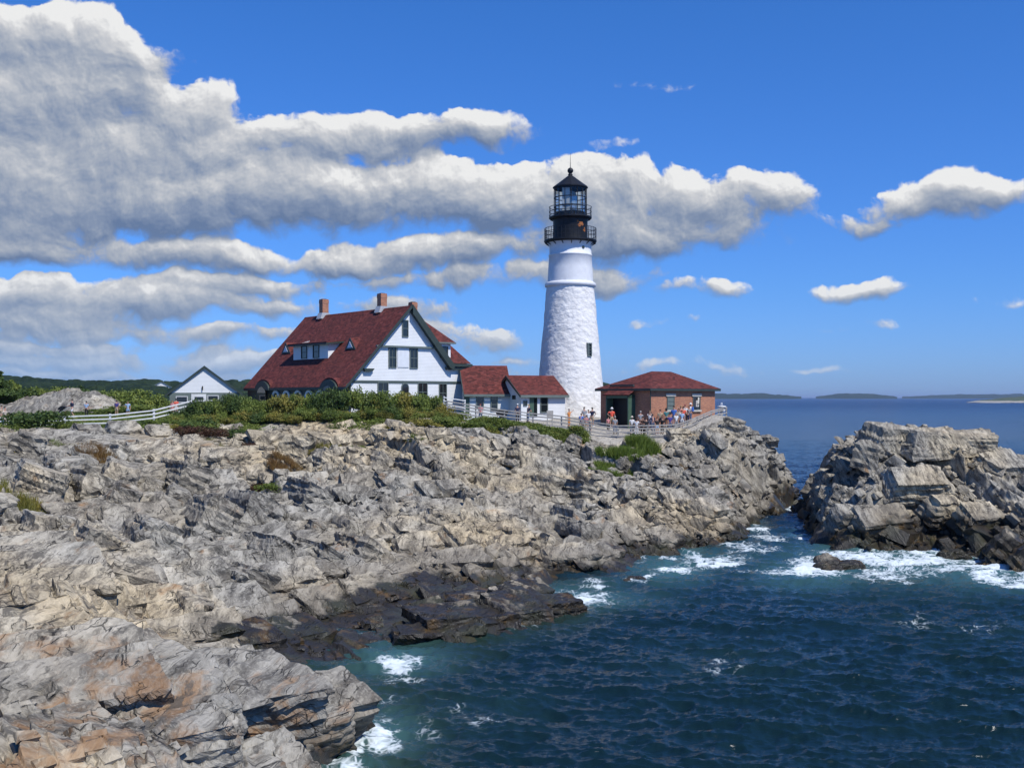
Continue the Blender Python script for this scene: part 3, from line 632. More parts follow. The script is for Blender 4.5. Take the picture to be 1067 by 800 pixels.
# ================================================================== object helpers
def tag(o, label, cat, group=None, kind=None):
    if label: o['label'] = label
    if cat: o['category'] = cat
    if group: o['group'] = group
    if kind: o['kind'] = kind
    return o
def empty(name, loc, rz=0.0, label=None, cat=None, group=None):
    o = bpy.data.objects.new(name, None); col.objects.link(o); o.empty_display_size = .3
    o.location = loc; o.rotation_euler = (0, 0, rz)
    return tag(o, label, cat, group)
class MB:
    """collects shapes for ONE mesh; xf maps (a, n, z) to the thing's own frame"""
    def __init__(s, xf=None): s.v = []; s.f = []; s.xf = xf or (lambda a, n, z: (a, n, z))
    def add(s, vs, fs):
        n = len(s.v); s.v += [s.xf(*p) for p in vs]; s.f += [tuple(i + n for i in f) for f in fs]
    def box(s, a0, a1, n0, n1, z0, z1):
        s.add([(a0,n0,z0),(a1,n0,z0),(a1,n1,z0),(a0,n1,z0),(a0,n0,z1),(a1,n0,z1),(a1,n1,z1),(a0,n1,z1)],
              [(0,3,2,1),(4,5,6,7),(0,1,5,4),(1,2,6,5),(2,3,7,6),(3,0,4,7)])
    def prism(s, poly, n0, n1):                     # polygon in (a, z), extruded along n
        k = len(poly)
        s.add([(a, n0, z) for a, z in poly] + [(a, n1, z) for a, z in poly],
              [tuple(range(k)), tuple(range(2 * k - 1, k - 1, -1))] + [(i, i + k, (i + 1) % k + k, (i + 1) % k) for i in range(k)])
    def hull(s, vs, fs): s.add(vs, fs)
    def slab(s, quad, t):                           # a plate: four corners, thickness t downwards along its normal
        p = [Vector(q) for q in quad]; n = (p[1] - p[0]).cross(p[2] - p[0]).normalized()
        if n.z < 0: n = -n
        k = len(p); q = [v - n * t for v in p]
        s.add([tuple(v) for v in p + q], [tuple(range(k)), tuple(range(2 * k - 1, k - 1, -1))] + [(i, i + k, (i + 1) % k + k, (i + 1) % k) for i in range(k)])
    def tube(s, p0, p1, r0, r1=None, k=8):
        r1 = r0 if r1 is None else r1
        p0 = Vector(p0); p1 = Vector(p1); d = (p1 - p0).normalized(); u = d.orthogonal().normalized(); w = d.cross(u)
        vs = []
        for p, r in ((p0, r0), (p1, r1)):
            for i in range(k):
                t = 2 * math.pi * i / k; vs.append(tuple(p + (u * math.cos(t) + w * math.sin(t)) * r))
        s.add(vs, [(i, (i + 1) % k, (i + 1) % k + k, i + k) for i in range(k)] + [tuple(range(k - 1, -1, -1)), tuple(range(k, 2 * k))])
    def lathe(s, prof, k=32, c=(0, 0), a0=0.0, a1=2 * math.pi):
        full = abs(a1 - a0 - 2 * math.pi) < 1e-6; n = k if full else k + 1
        vs = [(c[0] + r * math.cos(a0 + (a1 - a0) * i / k), c[1] + r * math.sin(a0 + (a1 - a0) * i / k), z) for r, z in prof for i in range(n)]
        fs = [(j * n + i, j * n + (i + 1) % n, (j + 1) * n + (i + 1) % n, (j + 1) * n + i) for j in range(len(prof) - 1) for i in range(k)]
        s.add(vs, fs)
    def build(s, name, mat, parent=None, smooth=False, bevel=0):
        me = bpy.data.meshes.new(name); me.from_pydata(s.v, [], s.f); me.validate(); me.update()
        bm = bmesh.new(); bm.from_mesh(me); bmesh.ops.recalc_face_normals(bm, faces=bm.faces[:]); bm.to_mesh(me); bm.free()
        if smooth: me.polygons.foreach_set('use_smooth', [True] * len(me.polygons))
        me.materials.append(mat)
        o = bpy.data.objects.new(name, me); col.objects.link(o)
        if parent: o.parent = parent
        return o
def copy_tree(o, parent=None):
    c = o.copy(); col.objects.link(c)
    if parent: c.parent = parent; c.matrix_parent_inverse = o.matrix_parent_inverse.copy()
    for ch in list(o.children): copy_tree(ch, c)
    return c

# ------------------------------------------------------------------ materials
def simple(name, c, rough=.6, var=.0, scale=3.0, metal=0.0, bump=0.0, spec=.4):
    m, nt, b = new_mat(name); P = nt.pos()
    if var:
        n = nt.noise(P, scale, 5, .65); f = nt.rng(n, .3, .7, 1 - var, 1 + var * .4, smooth=False)
        cb = nt.node('ShaderNodeCombineXYZ')
        for i in range(3): nt.put(cb.inputs[i], f)
        nt.put(b.inputs['Base Color'], nt.mix(1.0, c, cb.outputs[0], 'MULTIPLY'))
    else: b.inputs['Base Color'].default_value = (*c, 1)
    b.inputs['Roughness'].default_value = rough; b.inputs['Metallic'].default_value = metal; b.inputs['Specular IOR Level'].default_value = spec
    if bump: nt.put(b.inputs['Normal'], nt.bump(nt.noise(P, scale * 2.2, 5, .6), bump, .05))
    return m
def mat_clapboard():
    m, nt, b = new_mat('white_clapboard'); P = nt.pos(); sep = nt.node('ShaderNodeSeparateXYZ'); nt.put(sep.inputs[0], P)
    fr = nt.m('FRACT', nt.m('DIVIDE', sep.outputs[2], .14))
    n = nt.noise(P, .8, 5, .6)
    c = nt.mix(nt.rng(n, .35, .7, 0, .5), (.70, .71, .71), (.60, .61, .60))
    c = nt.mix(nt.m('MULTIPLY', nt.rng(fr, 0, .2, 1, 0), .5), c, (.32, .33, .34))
    nt.put(b.inputs['Base Color'], c); b.inputs['Roughness'].default_value = .55
    nt.put(b.inputs['Normal'], nt.bump(nt.m('MULTIPLY', fr, -1.0), .5, .03)); return m
def mat_shingle():
    m, nt, b = new_mat('red_shingles'); P = nt.pos(); sep = nt.node('ShaderNodeSeparateXYZ'); nt.put(sep.inputs[0], P)
    row = nt.m('DIVIDE', sep.outputs[2], .13); fr = nt.m('FRACT', row)
    cellv = nt.node('ShaderNodeCombineXYZ'); nt.put(cellv.inputs[0], nt.m('MULTIPLY', sep.outputs[0], 3.1)); nt.put(cellv.inputs[1], nt.m('MULTIPLY', sep.outputs[1], 3.1)); nt.put(cellv.inputs[2], nt.m('FLOOR', row))
    v = nt.vor(cellv.outputs[0], 1.0, 'F1', 'Color'); bw = nt.node('ShaderNodeRGBToBW'); nt.put(bw.inputs[0], v)
    c = nt.ramp(bw.outputs[0], [(.15, (.055, .016, .014)), (.45, (.105, .026, .021)), (.7, (.142, .036, .029)), (.95, (.175, .052, .042))])
    c = nt.mix(nt.rng(nt.noise(P, .6, 4, .6), .35, .7, 0, .4), c, (.066, .025, .021))
    c = nt.mix(nt.m('MULTIPLY', nt.rng(fr, 0, .18, 1, 0), .45), c, (.03, .012, .011))
    nt.put(b.inputs['Base Color'], c); b.inputs['Roughness'].default_value = .85; b.inputs['Specular IOR Level'].default_value = .2
    nt.put(b.inputs['Normal'], nt.bump(nt.m('MULTIPLY', fr, -1.0), .4, .03)); return m
def mat_brick(rz):
    m, nt, b = new_mat('brick'); P = nt.pos(); sep = nt.node('ShaderNodeSeparateXYZ')
    nt.put(sep.inputs[0], nt.mapping(P, rot=(0, 0, -rz)))
    u = nt.m('ADD', sep.outputs[0], sep.outputs[1]); cb = nt.node('ShaderNodeCombineXYZ'); nt.put(cb.inputs[0], u); nt.put(cb.inputs[1], sep.outputs[2])
    br = nt.node('ShaderNodeTexBrick'); nt.put(br.inputs['Vector'], cb.outputs[0]); br.inputs['Scale'].default_value = 1.0
    br.inputs['Brick Width'].default_value = .22; br.inputs['Row Height'].default_value = .078; br.inputs['Mortar Size'].default_value = .010
    br.inputs['Color1'].default_value = (.50, .19, .085, 1); br.inputs['Color2'].default_value = (.32, .11, .055, 1); br.inputs['Mortar'].default_value = (.27, .21, .17, 1)
    c = nt.mix(nt.rng(nt.noise(P, .9, 5, .65), .4, .7, 0, .35), br.outputs[0], (.16, .07, .042))
    nt.put(b.inputs['Base Color'], c); b.inputs['Roughness'].default_value = .85
    nt.put(b.inputs['Normal'], nt.bump(br.outputs['Fac'], -.4, .02)); return m
def mat_masonry():
    m, nt, b = new_mat('whitewashed_rubble_stone'); P = nt.pos()
    w = nt.v('ADD', P, nt.v('SCALE', nt.v('SUBTRACT', nt.noise(P, 1.5, 3, .6, out='Color'), (.5, .5, .5)), scale=.35))
    q = nt.v('MULTIPLY', w, (1.3, 1.3, 2.5))
    e = nt.rng(nt.vor(q, 1.25, 'DISTANCE_TO_EDGE'), 0, .20); f = nt.noise(P, 2.6, 8, .68)
    h = nt.m('ADD', nt.m('MULTIPLY', e, .22), nt.m('MULTIPLY', f, 1.7))
    h = nt.m('ADD', h, nt.m('MULTIPLY', nt.vor(q, 1.25, 'SMOOTH_F1'), -.25))
    c = nt.mix(nt.rng(nt.noise(P, .9, 6, .7), .42, .72, 0, .6), (.74, .72, .68), (.60, .57, .52))
    c = nt.mix(nt.rng(e, 0, .5, .10, 0), c, (.45, .44, .42))
    c = nt.mix(nt.rng(nt.noise(nt.v('MULTIPLY', P, (2.2, 2.2, .16)), 1.0, 6, .7), .56, .72, 0, .4), c, (.42, .38, .30))
    nt.put(b.inputs['Base Color'], c); b.inputs['Roughness'].default_value = .75
    nt.put(b.inputs['Normal'], nt.bump(h, .5, .085)); return m
def mat_glass(name, c=(.012, .016, .018)):
    m, nt, b = new_mat(name); b.inputs['Base Color'].default_value = (*c, 1); b.inputs['Roughness'].default_value = .06; b.inputs['Specular IOR Level'].default_value = .8; return m
def mat_clear():
    m, nt, b = new_mat('lantern_glass'); out = m.node_tree.nodes['Material Output']
    tr = nt.node('ShaderNodeBsdfTransparent'); tr.inputs[0].default_value = (.90, .94, .95, 1)
    gl = nt.node('ShaderNodeBsdfGlossy'); gl.inputs['Roughness'].default_value = .03; gl.inputs[0].default_value = (.9, .9, .9, 1)
    fr = nt.node('ShaderNodeFresnel'); fr.inputs[0].default_value = 1.6
    mx = nt.node('ShaderNodeMixShader'); nt.put(mx.inputs[0], nt.m('MULTIPLY', fr.outputs[0], .55, clamp=True)); nt.l.new(tr.outputs[0], mx.inputs[1]); nt.l.new(gl.outputs[0], mx.inputs[2])
    nt.l.new(mx.outputs[0], out.inputs[0]); return m
def mat_leaf(name, c0, c1, c2):
    m, nt, b = new_mat(name); P = nt.pos(); n = nt.noise(P, 1.1, 3, .6); r = nt.noise(P, 9.0, 2, .5)
    c = nt.ramp(nt.m('ADD', nt.m('MULTIPLY', n, .55), nt.m('MULTIPLY', r, .45)), [(.36, c0), (.5, c1), (.66, c2)])
    nt.put(b.inputs['Base Color'], c); b.inputs['Roughness'].default_value = .6; b.inputs['Specular IOR Level'].default_value = .25
    out = m.node_tree.nodes['Material Output']; tl = nt.node('ShaderNodeBsdfTranslucent'); nt.put(tl.inputs[0], c)
    mx = nt.node('ShaderNodeMixShader'); mx.inputs[0].default_value = .25; nt.l.new(b.outputs[0], mx.inputs[1]); nt.l.new(tl.outputs[0], mx.inputs[2]); nt.l.new(mx.outputs[0], out.inputs[0])
    return m
M = dict(clap=mat_clapboard(), shingle=mat_shingle(), masonry=mat_masonry(), glass=mat_glass('window_glass'), clear=mat_clear(),
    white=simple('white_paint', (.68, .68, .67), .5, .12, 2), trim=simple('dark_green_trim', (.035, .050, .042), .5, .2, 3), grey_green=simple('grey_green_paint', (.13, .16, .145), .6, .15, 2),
    shutter=simple('panel_white', (.66, .68, .70), .5, .08, 3), black=simple('black_iron', (.010, .011, .013), .5, .3, 3, 0, .15, .3), flash=simple('lead_flashing', (.42, .43, .44), .5, .2, 4),
    chimney=mat_brick(R(40)), brick=mat_brick(R(40)), stone=simple('pale_stone', (.50, .47, .41), .8, .2, 4), rail=simple('weathered_grey_wood', (.34, .32, .29), .8, .3, 5, 0, .2), wfence=simple('white_fence_paint', (.70, .70, .68), .6, .15, 5),
    rust=simple('rust', (.32, .11, .03), .8, .3, 9), green_door=simple('green_door', (.06, .11, .075), .5, .15, 3), lens=simple('lens_grey', (.55, .60, .60), .15, .1, 8, 0.3), concrete=simple('concrete', (.42, .39, .34), .9, .2, 2, 0, .3),
    bright_pane_white=simple('bright_pane_white', (.62, .62, .58), .8, .1, 4), bark=simple('bark', (.075, .055, .04), .9, .3, 6, 0, .4), rubber=simple('tyre_rubber', (.02, .02, .02), .7), signwhite=simple('sign_white', (.65, .65, .62), .5, .08, 4),
    leaf_dark=mat_leaf('leaves_dark', (.024, .045, .012), (.060, .098, .022), (.115, .16, .036)), leaf_mid=mat_leaf('leaves_mid', (.055, .085, .016), (.135, .18, .034), (.24, .26, .055)),
    leaf_yellow=mat_leaf('leaves_yellowish', (.08, .090, .018), (.19, .18, .035), (.36, .28, .06)), leaf_red=mat_leaf('leaves_reddish', (.055, .022, .014), (.085, .040, .022), (.075, .072, .024)),
    leaf_bright=mat_leaf('leaves_bright', (.07, .11, .015), (.14, .20, .03), (.22, .27, .05)), grass_brown=mat_leaf('grass_russet', (.10, .05, .018), (.20, .11, .035), (.27, .19, .07)))

# ------------------------------------------------------------------ frames: turn photograph measurements into points on a wall plane
class Frame:
    def __init__(s, px, D, th, z=0.0):
        s.ox = (px - CX) / F * D; s.oy = D; s.th = R(th); s.c = math.cos(s.th); s.s = math.sin(s.th); s.z = z
    def front(s, px, py, v=0.0):       # plane v = const -> (u, z)
        dx = (px - CX) / F; t = (v + s.oy * s.c - s.ox * s.s) / (s.c - dx * s.s)
        x = dx * t; return (x - s.ox) * s.c + (t - s.oy) * s.s, CAMZ + (HY - py) / F * t
    def side(s, px, py, u=0.0):        # plane u = const -> (v, z)
        dx = (px - CX) / F; t = (u + s.ox * s.c + s.oy * s.s) / (dx * s.c + s.s)
        x = dx * t; return -(x - s.ox) * s.s + (t - s.oy) * s.c, CAMZ + (HY - py) / F * t
    def root(s, name, label, cat, group=None): return empty(name, (s.ox, s.oy, 0), s.th, label, cat, group)
def fx(v0=0.0): return lambda a, n, z: (a, v0 - n, z)       # on a front wall
def sx(u0=0.0): return lambda a, n, z: (u0 - n, a, z)       # on a left-hand wall
def window(root, xf, a0, a1, z0, z1, glass='glass', frame='trim', bars=1, fr=.08, name='window', sill=False, mull=0):
    mb = MB(xf); t = fr
    mb.box(a0 - t, a0, .01, .09, z0 - t, z1 + t); mb.box(a1, a1 + t, .01, .09, z0 - t, z1 + t)
    mb.box(a0, a1, .01, .09, z1, z1 + t); mb.box(a0, a1, .01, .09, z0 - t, z0)
    for i in range(bars):
        zz = z0 + (z1 - z0) * (i + 1) / (bars + 1); mb.box(a0, a1, .02, .07, zz - .025, zz + .025)
    for i in range(mull):
        aa = a0 + (a1 - a0) * (i + 1) / (mull + 1); mb.box(aa - .02, aa + .02, .02, .065, z0, z1)
    w = mb.build(name, M[frame], root)
    p = MB(xf); p.box(a0, a1, .008, .03, z0, z1); p.build('pane', M[glass], w)
    if sill: q = MB(xf); q.box(a0 - .15, a1 + .15, .01, .16, z0 - t - .1, z0 - t - .003); q.build('sill', M['stone'], w)
    return w

# ================================================================== lighthouse
TD = 115.0; SC = TD / F
def zt(py): return CAMZ + (HY - py) * SC
def build_tower():
    cx = (594.3 - CX) * SC; gz = 7.3
    root = empty('lighthouse', (cx, TD, 0), 0, 'tall white rubble-stone lighthouse tower with a black lantern room and gallery', 'lighthouse')
    def P(h): return h * SC
    # rough masonry body, built as a finely divided, dented cone
    n = 160; rows = 150; z0 = gz; z1 = zt(299)
    r1 = P(24.6); r0 = P(24.6 + .092 * (HY - 299 + (CAMZ - gz) / SC))
    th = np.linspace(0, 2 * np.pi, n, endpoint=False); zz = np.linspace(z0, z1, rows)
    TH, ZZ = np.meshgrid(th, zz); tt = (ZZ - z0) / (z1 - z0); rr = r0 + (r1 - r0) * (tt ** .93)
    U = TH * rr * 1.0
    per = lambda f, sc, sd: fbm(np.cos(TH) * rr / sc + 40 + np.sin(TH) * 3.1 / sc * 0, ZZ / sc + np.sin(TH) * rr / sc, sd, 4)
    rr = rr + .028 * per(0, .55, 501) + .022 * per(0, .25, 502) * 1.0 + .03 * per(0, 2.2, 503)
    V = np.stack([rr * np.cos(TH), rr * np.sin(TH), ZZ], -1).reshape(-1, 3)
    idx = np.arange(n * rows).reshape(rows, n); q = np.stack([idx[:-1], np.roll(idx[:-1], -1, 1), np.roll(idx[1:], -1, 1), idx[1:]], -1).reshape(-1, 4)
    mb = MB(); mb.v = [tuple(v) for v in V]; mb.f = [tuple(f) for f in q]; mb.build('tower_wall', M['masonry'], root, True)
    mb = MB(); mb.lathe([(P(24), zt(300)), (P(26.4), zt(299)), (P(26.6), zt(296)), (P(25), zt(294.6)), (P(23.6), zt(294))], 64); mb.build('belt_course', M['white'], root, True)
    mb = MB(); mb.lathe([(P(23.8), zt(295)), (P(23.0), zt(280)), (P(22.2), zt(267.5)), (P(22.7), zt(267)), (P(22.7), zt(265.8)), (P(21.9), zt(265.2)), (P(21.7), zt(259)), (P(22.3), zt(256)), (P(24.4), zt(253.3)), (P(24.4), zt(252.8))], 64)
    mb.build('upper_wall', M['white'], root, True)
    def deck(rad, ya, yb, name):
        mb = MB(); mb.lathe([(P(16), zt(ya)), (P(rad - 1.5), zt(ya)), (P(rad), zt((ya + yb) / 2)), (P(rad), zt(yb)), (P(16), zt(yb))], 48); return mb.build(name, M['black'], root)
    deck(27.4, 253.6, 250.8, 'gallery_deck'); deck(22.3, 229.2, 226.4, 'lantern_deck')
    for i in range(16):
        a = 2 * math.pi * i / 16; c, s = math.cos(a), math.sin(a); mb = MB(); mb.tube((c * P(22), s * P(22), zt(256)), (c * P(26.5), s * P(26.5), zt(253.6)), .05, .05, 5)
        mb.build('deck_bracket', M['black'], root)
    def railing(rad, ytop, ybot, k, name, rails):
        mb = MB(); 
        for i in range(k):
            a = 2 * math.pi * (i + .5) / k; mb.tube((math.cos(a) * P(rad), math.sin(a) * P(rad), zt(ybot)), (math.cos(a) * P(rad), math.sin(a) * P(rad), zt(ytop)), .028, .028, 5)
        for y in rails:
            z = zt(y); r = P(rad); mb.lathe([(r - .022, z - .022), (r + .022, z - .022), (r + .022, z + .022), (r - .022, z + .022), (r - .022, z - .022)], 40)
        return mb.build(name, M['black'], root)
    railing(26.8, 238.6, 250.8, 40, 'gallery_railing', (238.6, 242.5, 246.5)); railing(22.0, 216.2, 226.4, 12, 'lantern_railing', (216.2, 221, 225))
    mb = MB(); mb.lathe([(P(18.3), zt(250.8)), (P(18.0), zt(249)), (P(18.0), zt(231)), (P(18.8), zt(229.2))], 32); w = mb.build('watch_room', M['black'], root, True)
    for (dx, y, rx, rz) in ((10.5, 235.5, .42, .26), (14.0, 240.8, .26, .30), (8.2, 237.0, .2, .2), (6.8, 232.8, .12, .12)):     # rust bleeding through the paint
        a = -math.pi / 2 + math.asin(min(.99, dx / 18.0)); rnd = random.Random(int(y * 10)); mb = MB()
        pts = []
        for i in range(11):
            t = 2 * math.pi * i / 11; k = rnd.uniform(.55, 1.1); aa = a + math.cos(t) * rx * k / P(18); r = P(18.0) + .012
            pts.append((math.cos(aa) * r, math.sin(aa) * r, zt(y) + math.sin(t) * rz * k))
        cpt = (math.cos(a) * (P(18) + .014), math.sin(a) * (P(18) + .014), zt(y)); mb.add(pts + [cpt], [(i, (i + 1) % 11, 11) for i in range(11)])
        mb.build('rust_patch', M['rust'], w)
    # lantern room
    g = MB(); g.lathe([(P(16.4), zt(226.4)), (P(16.4), zt(196.5))], 16); g.build('lantern_glass', M['clear'], root)
    mb = MB()
    for i in range(16):
        a = 2 * math.pi * i / 16; c, s = math.cos(a) * P(16.9), math.sin(a) * P(16.9); mb.tube((c, s, zt(226.4)), (c, s, zt(196)), .05, .05, 4)
    for y in (225.5, 216.0, 206.5, 197.2):
        z = zt(y); r = P(16.7); mb.lathe([(r - .045, z - .04), (r + .045, z - .04), (r + .045, z + .04), (r - .045, z + .04), (r - .045, z - .04)], 16)
    mb.build('lantern_frame', M['black'], root)
    mb = MB(); mb.lathe([(P(15.2), zt(226.3)), (P(15.2), zt(221.5))], 16); mb.build('lantern_parapet', M['black'], root)
    mb = MB(); mb.lathe([(.02, zt(224)), (.55, zt(223)), (.72, zt(217)), (.80, zt(211)), (.72, zt(205)), (.45, zt(200)), (.02, zt(199))], 20); mb.build('beacon_lens', M['lens'], root, True)
    mb = MB(); mb.box(-.90, -.12, -1.12, -1.09, zt(226), zt(197.5)); mb.build('bright_pane_sheet', M['bright_pane_white'], root)  # white sheet added so the left panes look bright with sky
    mb = MB(); mb.lathe([(P(16.0), zt(197)), (P(18.4), zt(196.2)), (P(18.4), zt(195.2)), (P(15.0), zt(192.8)), (P(9.5), zt(188.6)), (P(4.5), zt(184.8)), (P(2.3), zt(183.2)), (P(2.0), zt(181.2))], 16); rf = mb.build('lantern_roof', M['black'], root)
    mb = MB(); mb.lathe([(.02, zt(174.8))] + [(P(3.1) * math.sin(t), zt(178) + P(3.1) * math.cos(t)) for t in [math.pi * i / 10 for i in range(1, 10)]] + [(P(1.6), zt(181.2)), (P(2.6), zt(182.2)), (P(1.8), zt(183.4))], 16); bl = mb.build('vent_ball', M['black'], rf, True)
    mb = MB(); mb.tube((0, 0, zt(175.2)), (0, 0, zt(160)), .035, .012, 6); mb.build('lightning_rod', M['black'], rf)
    # windows in the tower
    def tower_window(px, ya, yb, wpx, name):
        s = (px - 594.3); ym = (ya + yb) / 2; r = (24.6 + .092 * (ym - 299)) if ym > 299 else 22.2; a = -math.pi / 2 + math.asin(s / r)
        rt = MB(lambda q, n, z: (math.cos(a) * (P(r) + n) - math.sin(a) * q, math.sin(a) * (P(r) + n) + math.cos(a) * q, z)); hw = wpx * SC / 2
        z0_, z1_ = zt(yb), zt(ya); d = .16
        rt.box(-hw - .10, -hw, -.3, d, z0_ - .1, z1_ + .1); rt.box(hw, hw + .10, -.3, d, z0_ - .1, z1_ + .1); rt.box(-hw, hw, -.3, d, z1_, z1_ + .1); rt.box(-hw, hw, -.3, d, z0_ - .1, z0_)
        for i in (1, 2, 3): zz_ = z0_ + (z1_ - z0_) * i / 4; rt.box(-hw, hw, .02, .09, zz_ - .02, zz_ + .02)
        rt.box(-.02, .02, .02, .085, z0_, z1_)
        w = rt.build(name, M['grey_green'], root)
        g = MB(rt.xf); g.box(-hw, hw, -.2, .05, z0_, z1_); g.build('pane', M['glass'], w)
    tower_window(612.0, 359.5, 371.5, 3.6, 'window')
    mb = MB(); mb.lathe([(.02, 0), (.16, 0), (.16, .06), (.02, .07)], 12); v = mb.build('porthole_vent', M['trim'], root)
    a = -math.pi / 2 + math.asin(12.3 / 21.8); v.location = (math.cos(a) * P(21.6), math.sin(a) * P(21.6), zt(260)); v.rotation_euler = (0, R(90), a)
build_tower()

# ================================================================== keeper's house
def build_house():
    f = Frame(365, 103, 40); r = f.root('keepers_house', "large white Victorian keeper's house with steep red shingled roof and three brick chimneys", 'house')
    gz = 7.6
    mb = MB(fx()); mb.prism([(0, gz), (13.5, gz), (13.5, 13.35), (11.3, 13.42), (6.75, 18.7), (0, 11.55)], -20, 0); mb.build('wall', M['clap'], r)
    # roofs
    mb = MB(); A = (-.75, -.45, 11.0); B = (6.75, -.45, 18.98); mb.slab([A, B, (6.75, 20.5, 18.98), (-.75, 20.5, 11.0)], .22)
    mb.slab([B, (11.75, -.45, 13.25), (11.75, 20.5, 13.25), (6.75, 20.5, 18.98)], .22)
    roof = mb.build('roof', M['shingle'], r)
    mb = MB(); e = [(10.9, -.42, 13.40), (14.05, -.42, 13.40), (14.05, 11, 13.40), (7.3, 11, 13.40), (7.3, 2.2, 13.40)]; R1 = (9.1, 3.6, 17.95); R2 = (9.1, 8.0, 17.95)
    R1 = (9.9, 3.6, 18.5); R2 = (9.9, 8.0, 18.5)
    mb.hull([(11.35, -.42, 13.42), (14.05, -.42, 13.42), (14.05, 11, 13.42), (7.3, 11, 13.42), R1, R2], [(0, 1, 4), (1, 2, 5, 4), (2, 3, 5), (3, 0, 4, 5), (3, 2, 1, 0)])
    mb.build('wing_roof', M['shingle'], r)
    # dark green bargeboards and eaves
    mb = MB(fx())
    mb.prism([(-.85, 10.80), (-.75, 11.06), (6.75, 19.06), (6.75, 18.74), (-.55, 10.98)], .42, .52)
    mb.prism([(6.75, 19.06), (11.85, 13.24), (11.75, 12.75), (11.30, 12.95), (6.75, 18.18)], .42, .58)
    mb.prism([(6.75, 18.70), (11.6, 13.18), (11.3, 13.0), (6.75, 18.35)], .01, .42)
    mb.box(11.3, 14.15, -11.1, .50, 13.10, 13.38)
    mb.build('bargeboard', M['trim'], r)
    mb = MB(fx()); zb = f.front(400, 394.7)[1]
    mb.box(-.05, 13.55, .012, .10, 11.50, 11.62); mb.box(-.05, 13.6, .012, .05, 11.36, 11.50)
    z3 = 14.9; u0 = 3.12; u1 = 10.0; mb.box(u0 - .3, u1 + .25, .012, .26, z3 - .06, z3 + .10)
    mb.box(-.03, .06, .012, .06, gz, 11.36); mb.box(13.40, 13.53, .012, .06, gz, 13.1)
    mb.build('string_course', M['grey_green'], r)
    for (a, b_, ztop) in (((1.35, 2.5, 12.75)), ((11.0, 13.8, 13.05))):
        mb = MB(fx()); mb.prism([(a, ztop), (b_, ztop), (b_ - .25, ztop - .28), (a + .1, ztop - .28)], .012, .34); mb.build('cornice_return', M['trim'], r)
    def F_(x0, y0, x1, y1, v=0):                     # crop pixels (enlarged 4.268 from 250,290) to wall rectangle
        a0, zz1 = f.front(250 + x0 / 4.268, 290 + y0 / 4.268, v); a1, zz0 = f.front(250 + x1 / 4.268, 290 + y1 / 4.268, v); return a0, a1, zz0, zz1
    window(r, fx(), *F_(723, 188, 745, 258), frame='grey_green', bars=1)
    window(r, fx(), *F_(663, 308, 692, 395), frame='grey_green', bars=1, mull=1)
    window(r, fx(), *F_(757, 312, 787, 398), frame='grey_green', bars=1, mull=1)
    mb = MB(fx()); a0, a1, c0, c1 = F_(700, 308, 750, 396); mb.box(a0, a1, .012, .06, c0, c1); mb.build('wall_panel', M['shutter'], r)
    for q in ((614, 462, 656, 540), (793, 466, 830, 545), (887, 470, 916, 550)): window(r, fx(), *F_(*q), frame='grey_green', bars=1, mull=1)
    a0, a1, c0, c1 = F_(720, 468, 747, 540); am = (a0 + a1) / 2; ra = (a1 - a0) / 2
    mb = MB(fx()); ring = [(am + (ra + .09) * math.cos(t), c1 - ra + (ra + .09) * math.sin(t)) for t in np.linspace(0, math.pi, 9)]; mb.prism([(a1 + .09, c0)] + ring + [(a0 - .09, c0)], .012, .07); w = mb.build('arched_window', M['grey_green'], r)
    mb = MB(fx()); ring = [(am + ra * math.cos(t), c1 - ra + ra * math.sin(t)) for t in np.linspace(0, math.pi, 9)]; mb.prism([(a1, c0 + .1)] + ring + [(a0, c0 + .1)], .075, .09); mb.build('pane', M['glass'], w)
    # chimneys
    for (v, u, ya, yb, pw) in ((16.4, 6.75, 312, 330, 9.6), (4.9, 6.75, 306, 326, 10), (3.4, 9.5, 315, 345, 9)):
        d = f.oy + u * f.s + v * f.c; zt_ = CAMZ + (HY - ya) * d / F; zb_ = 18.0 if u < 8 else 15.4; hw = pw * d / F / 2 / 1.35
        mb = MB(); mb.box(u - hw, u + hw, v - hw, v + hw, zb_, zt_ - .45); mb.box(u - hw - .02, u + hw + .02, v - hw - .02, v + hw + .02, zt_ - .45, zt_ - .12); mb.box(u - hw, u + hw, v - hw, v + hw, zt_ - .12, zt_)
        c = mb.build('chimney', M['chimney'], roof)
        mb = MB(); mb.box(u - hw * .6, u + hw * .6, v - hw * .6, v + hw * .6, zt_, zt_ + .05); mb.build('flue', M['black'], c)
        if u < 8: mb = MB(); mb.hull([(u - hw - .32, v - hw - .08, 18.55), (u + hw + .32, v - hw - .08, 18.55), (u + hw + .32, v + hw + .08, 18.55), (u - hw - .32, v + hw + .08, 18.55), (u - hw - .08, v - hw - .08, 19.2), (u + hw + .08, v - hw - .08, 19.2), (u + hw + .08, v + hw + .08, 19.2), (u - hw - .08, v + hw + .08, 19.2)], [(0,1,5,4),(1,2,6,5),(2,3,7,6),(3,0,4,7)]); mb.build('flashing', M['flash'], c)
    # long shed dormer on the left slope
    U = 2.0; sl = lambda u: 11.0 + (u + .75) * 1.064 + .0
    v1 = f.side(250 + 238 / 4.268, 360, U)[0]; v0 = f.side(250 + 392 / 4.268, 360, U)[0]; zb_ = sl(U) - .1; z1 = 15.55
    mb = MB(fx()); mb.prism([(U, zb_), (U, z1 - .1), (U + 2.2, z1 - .05), (sl and (U + 2.4), sl(U + 2.2) - .1)], -v1, -v0); d = mb.build('dormer', M['clap'], r)
    mb = MB(); mb.slab([(U - .45, v0 - .45, z1 + .02), (U + 2.9, v0 - .45, z1 + .42), (U + 2.9, v1 + .45, z1 + .42), (U - .45, v1 + .45, z1 + .02)], .12); mb.build('dormer_roof', M['shingle'], d)
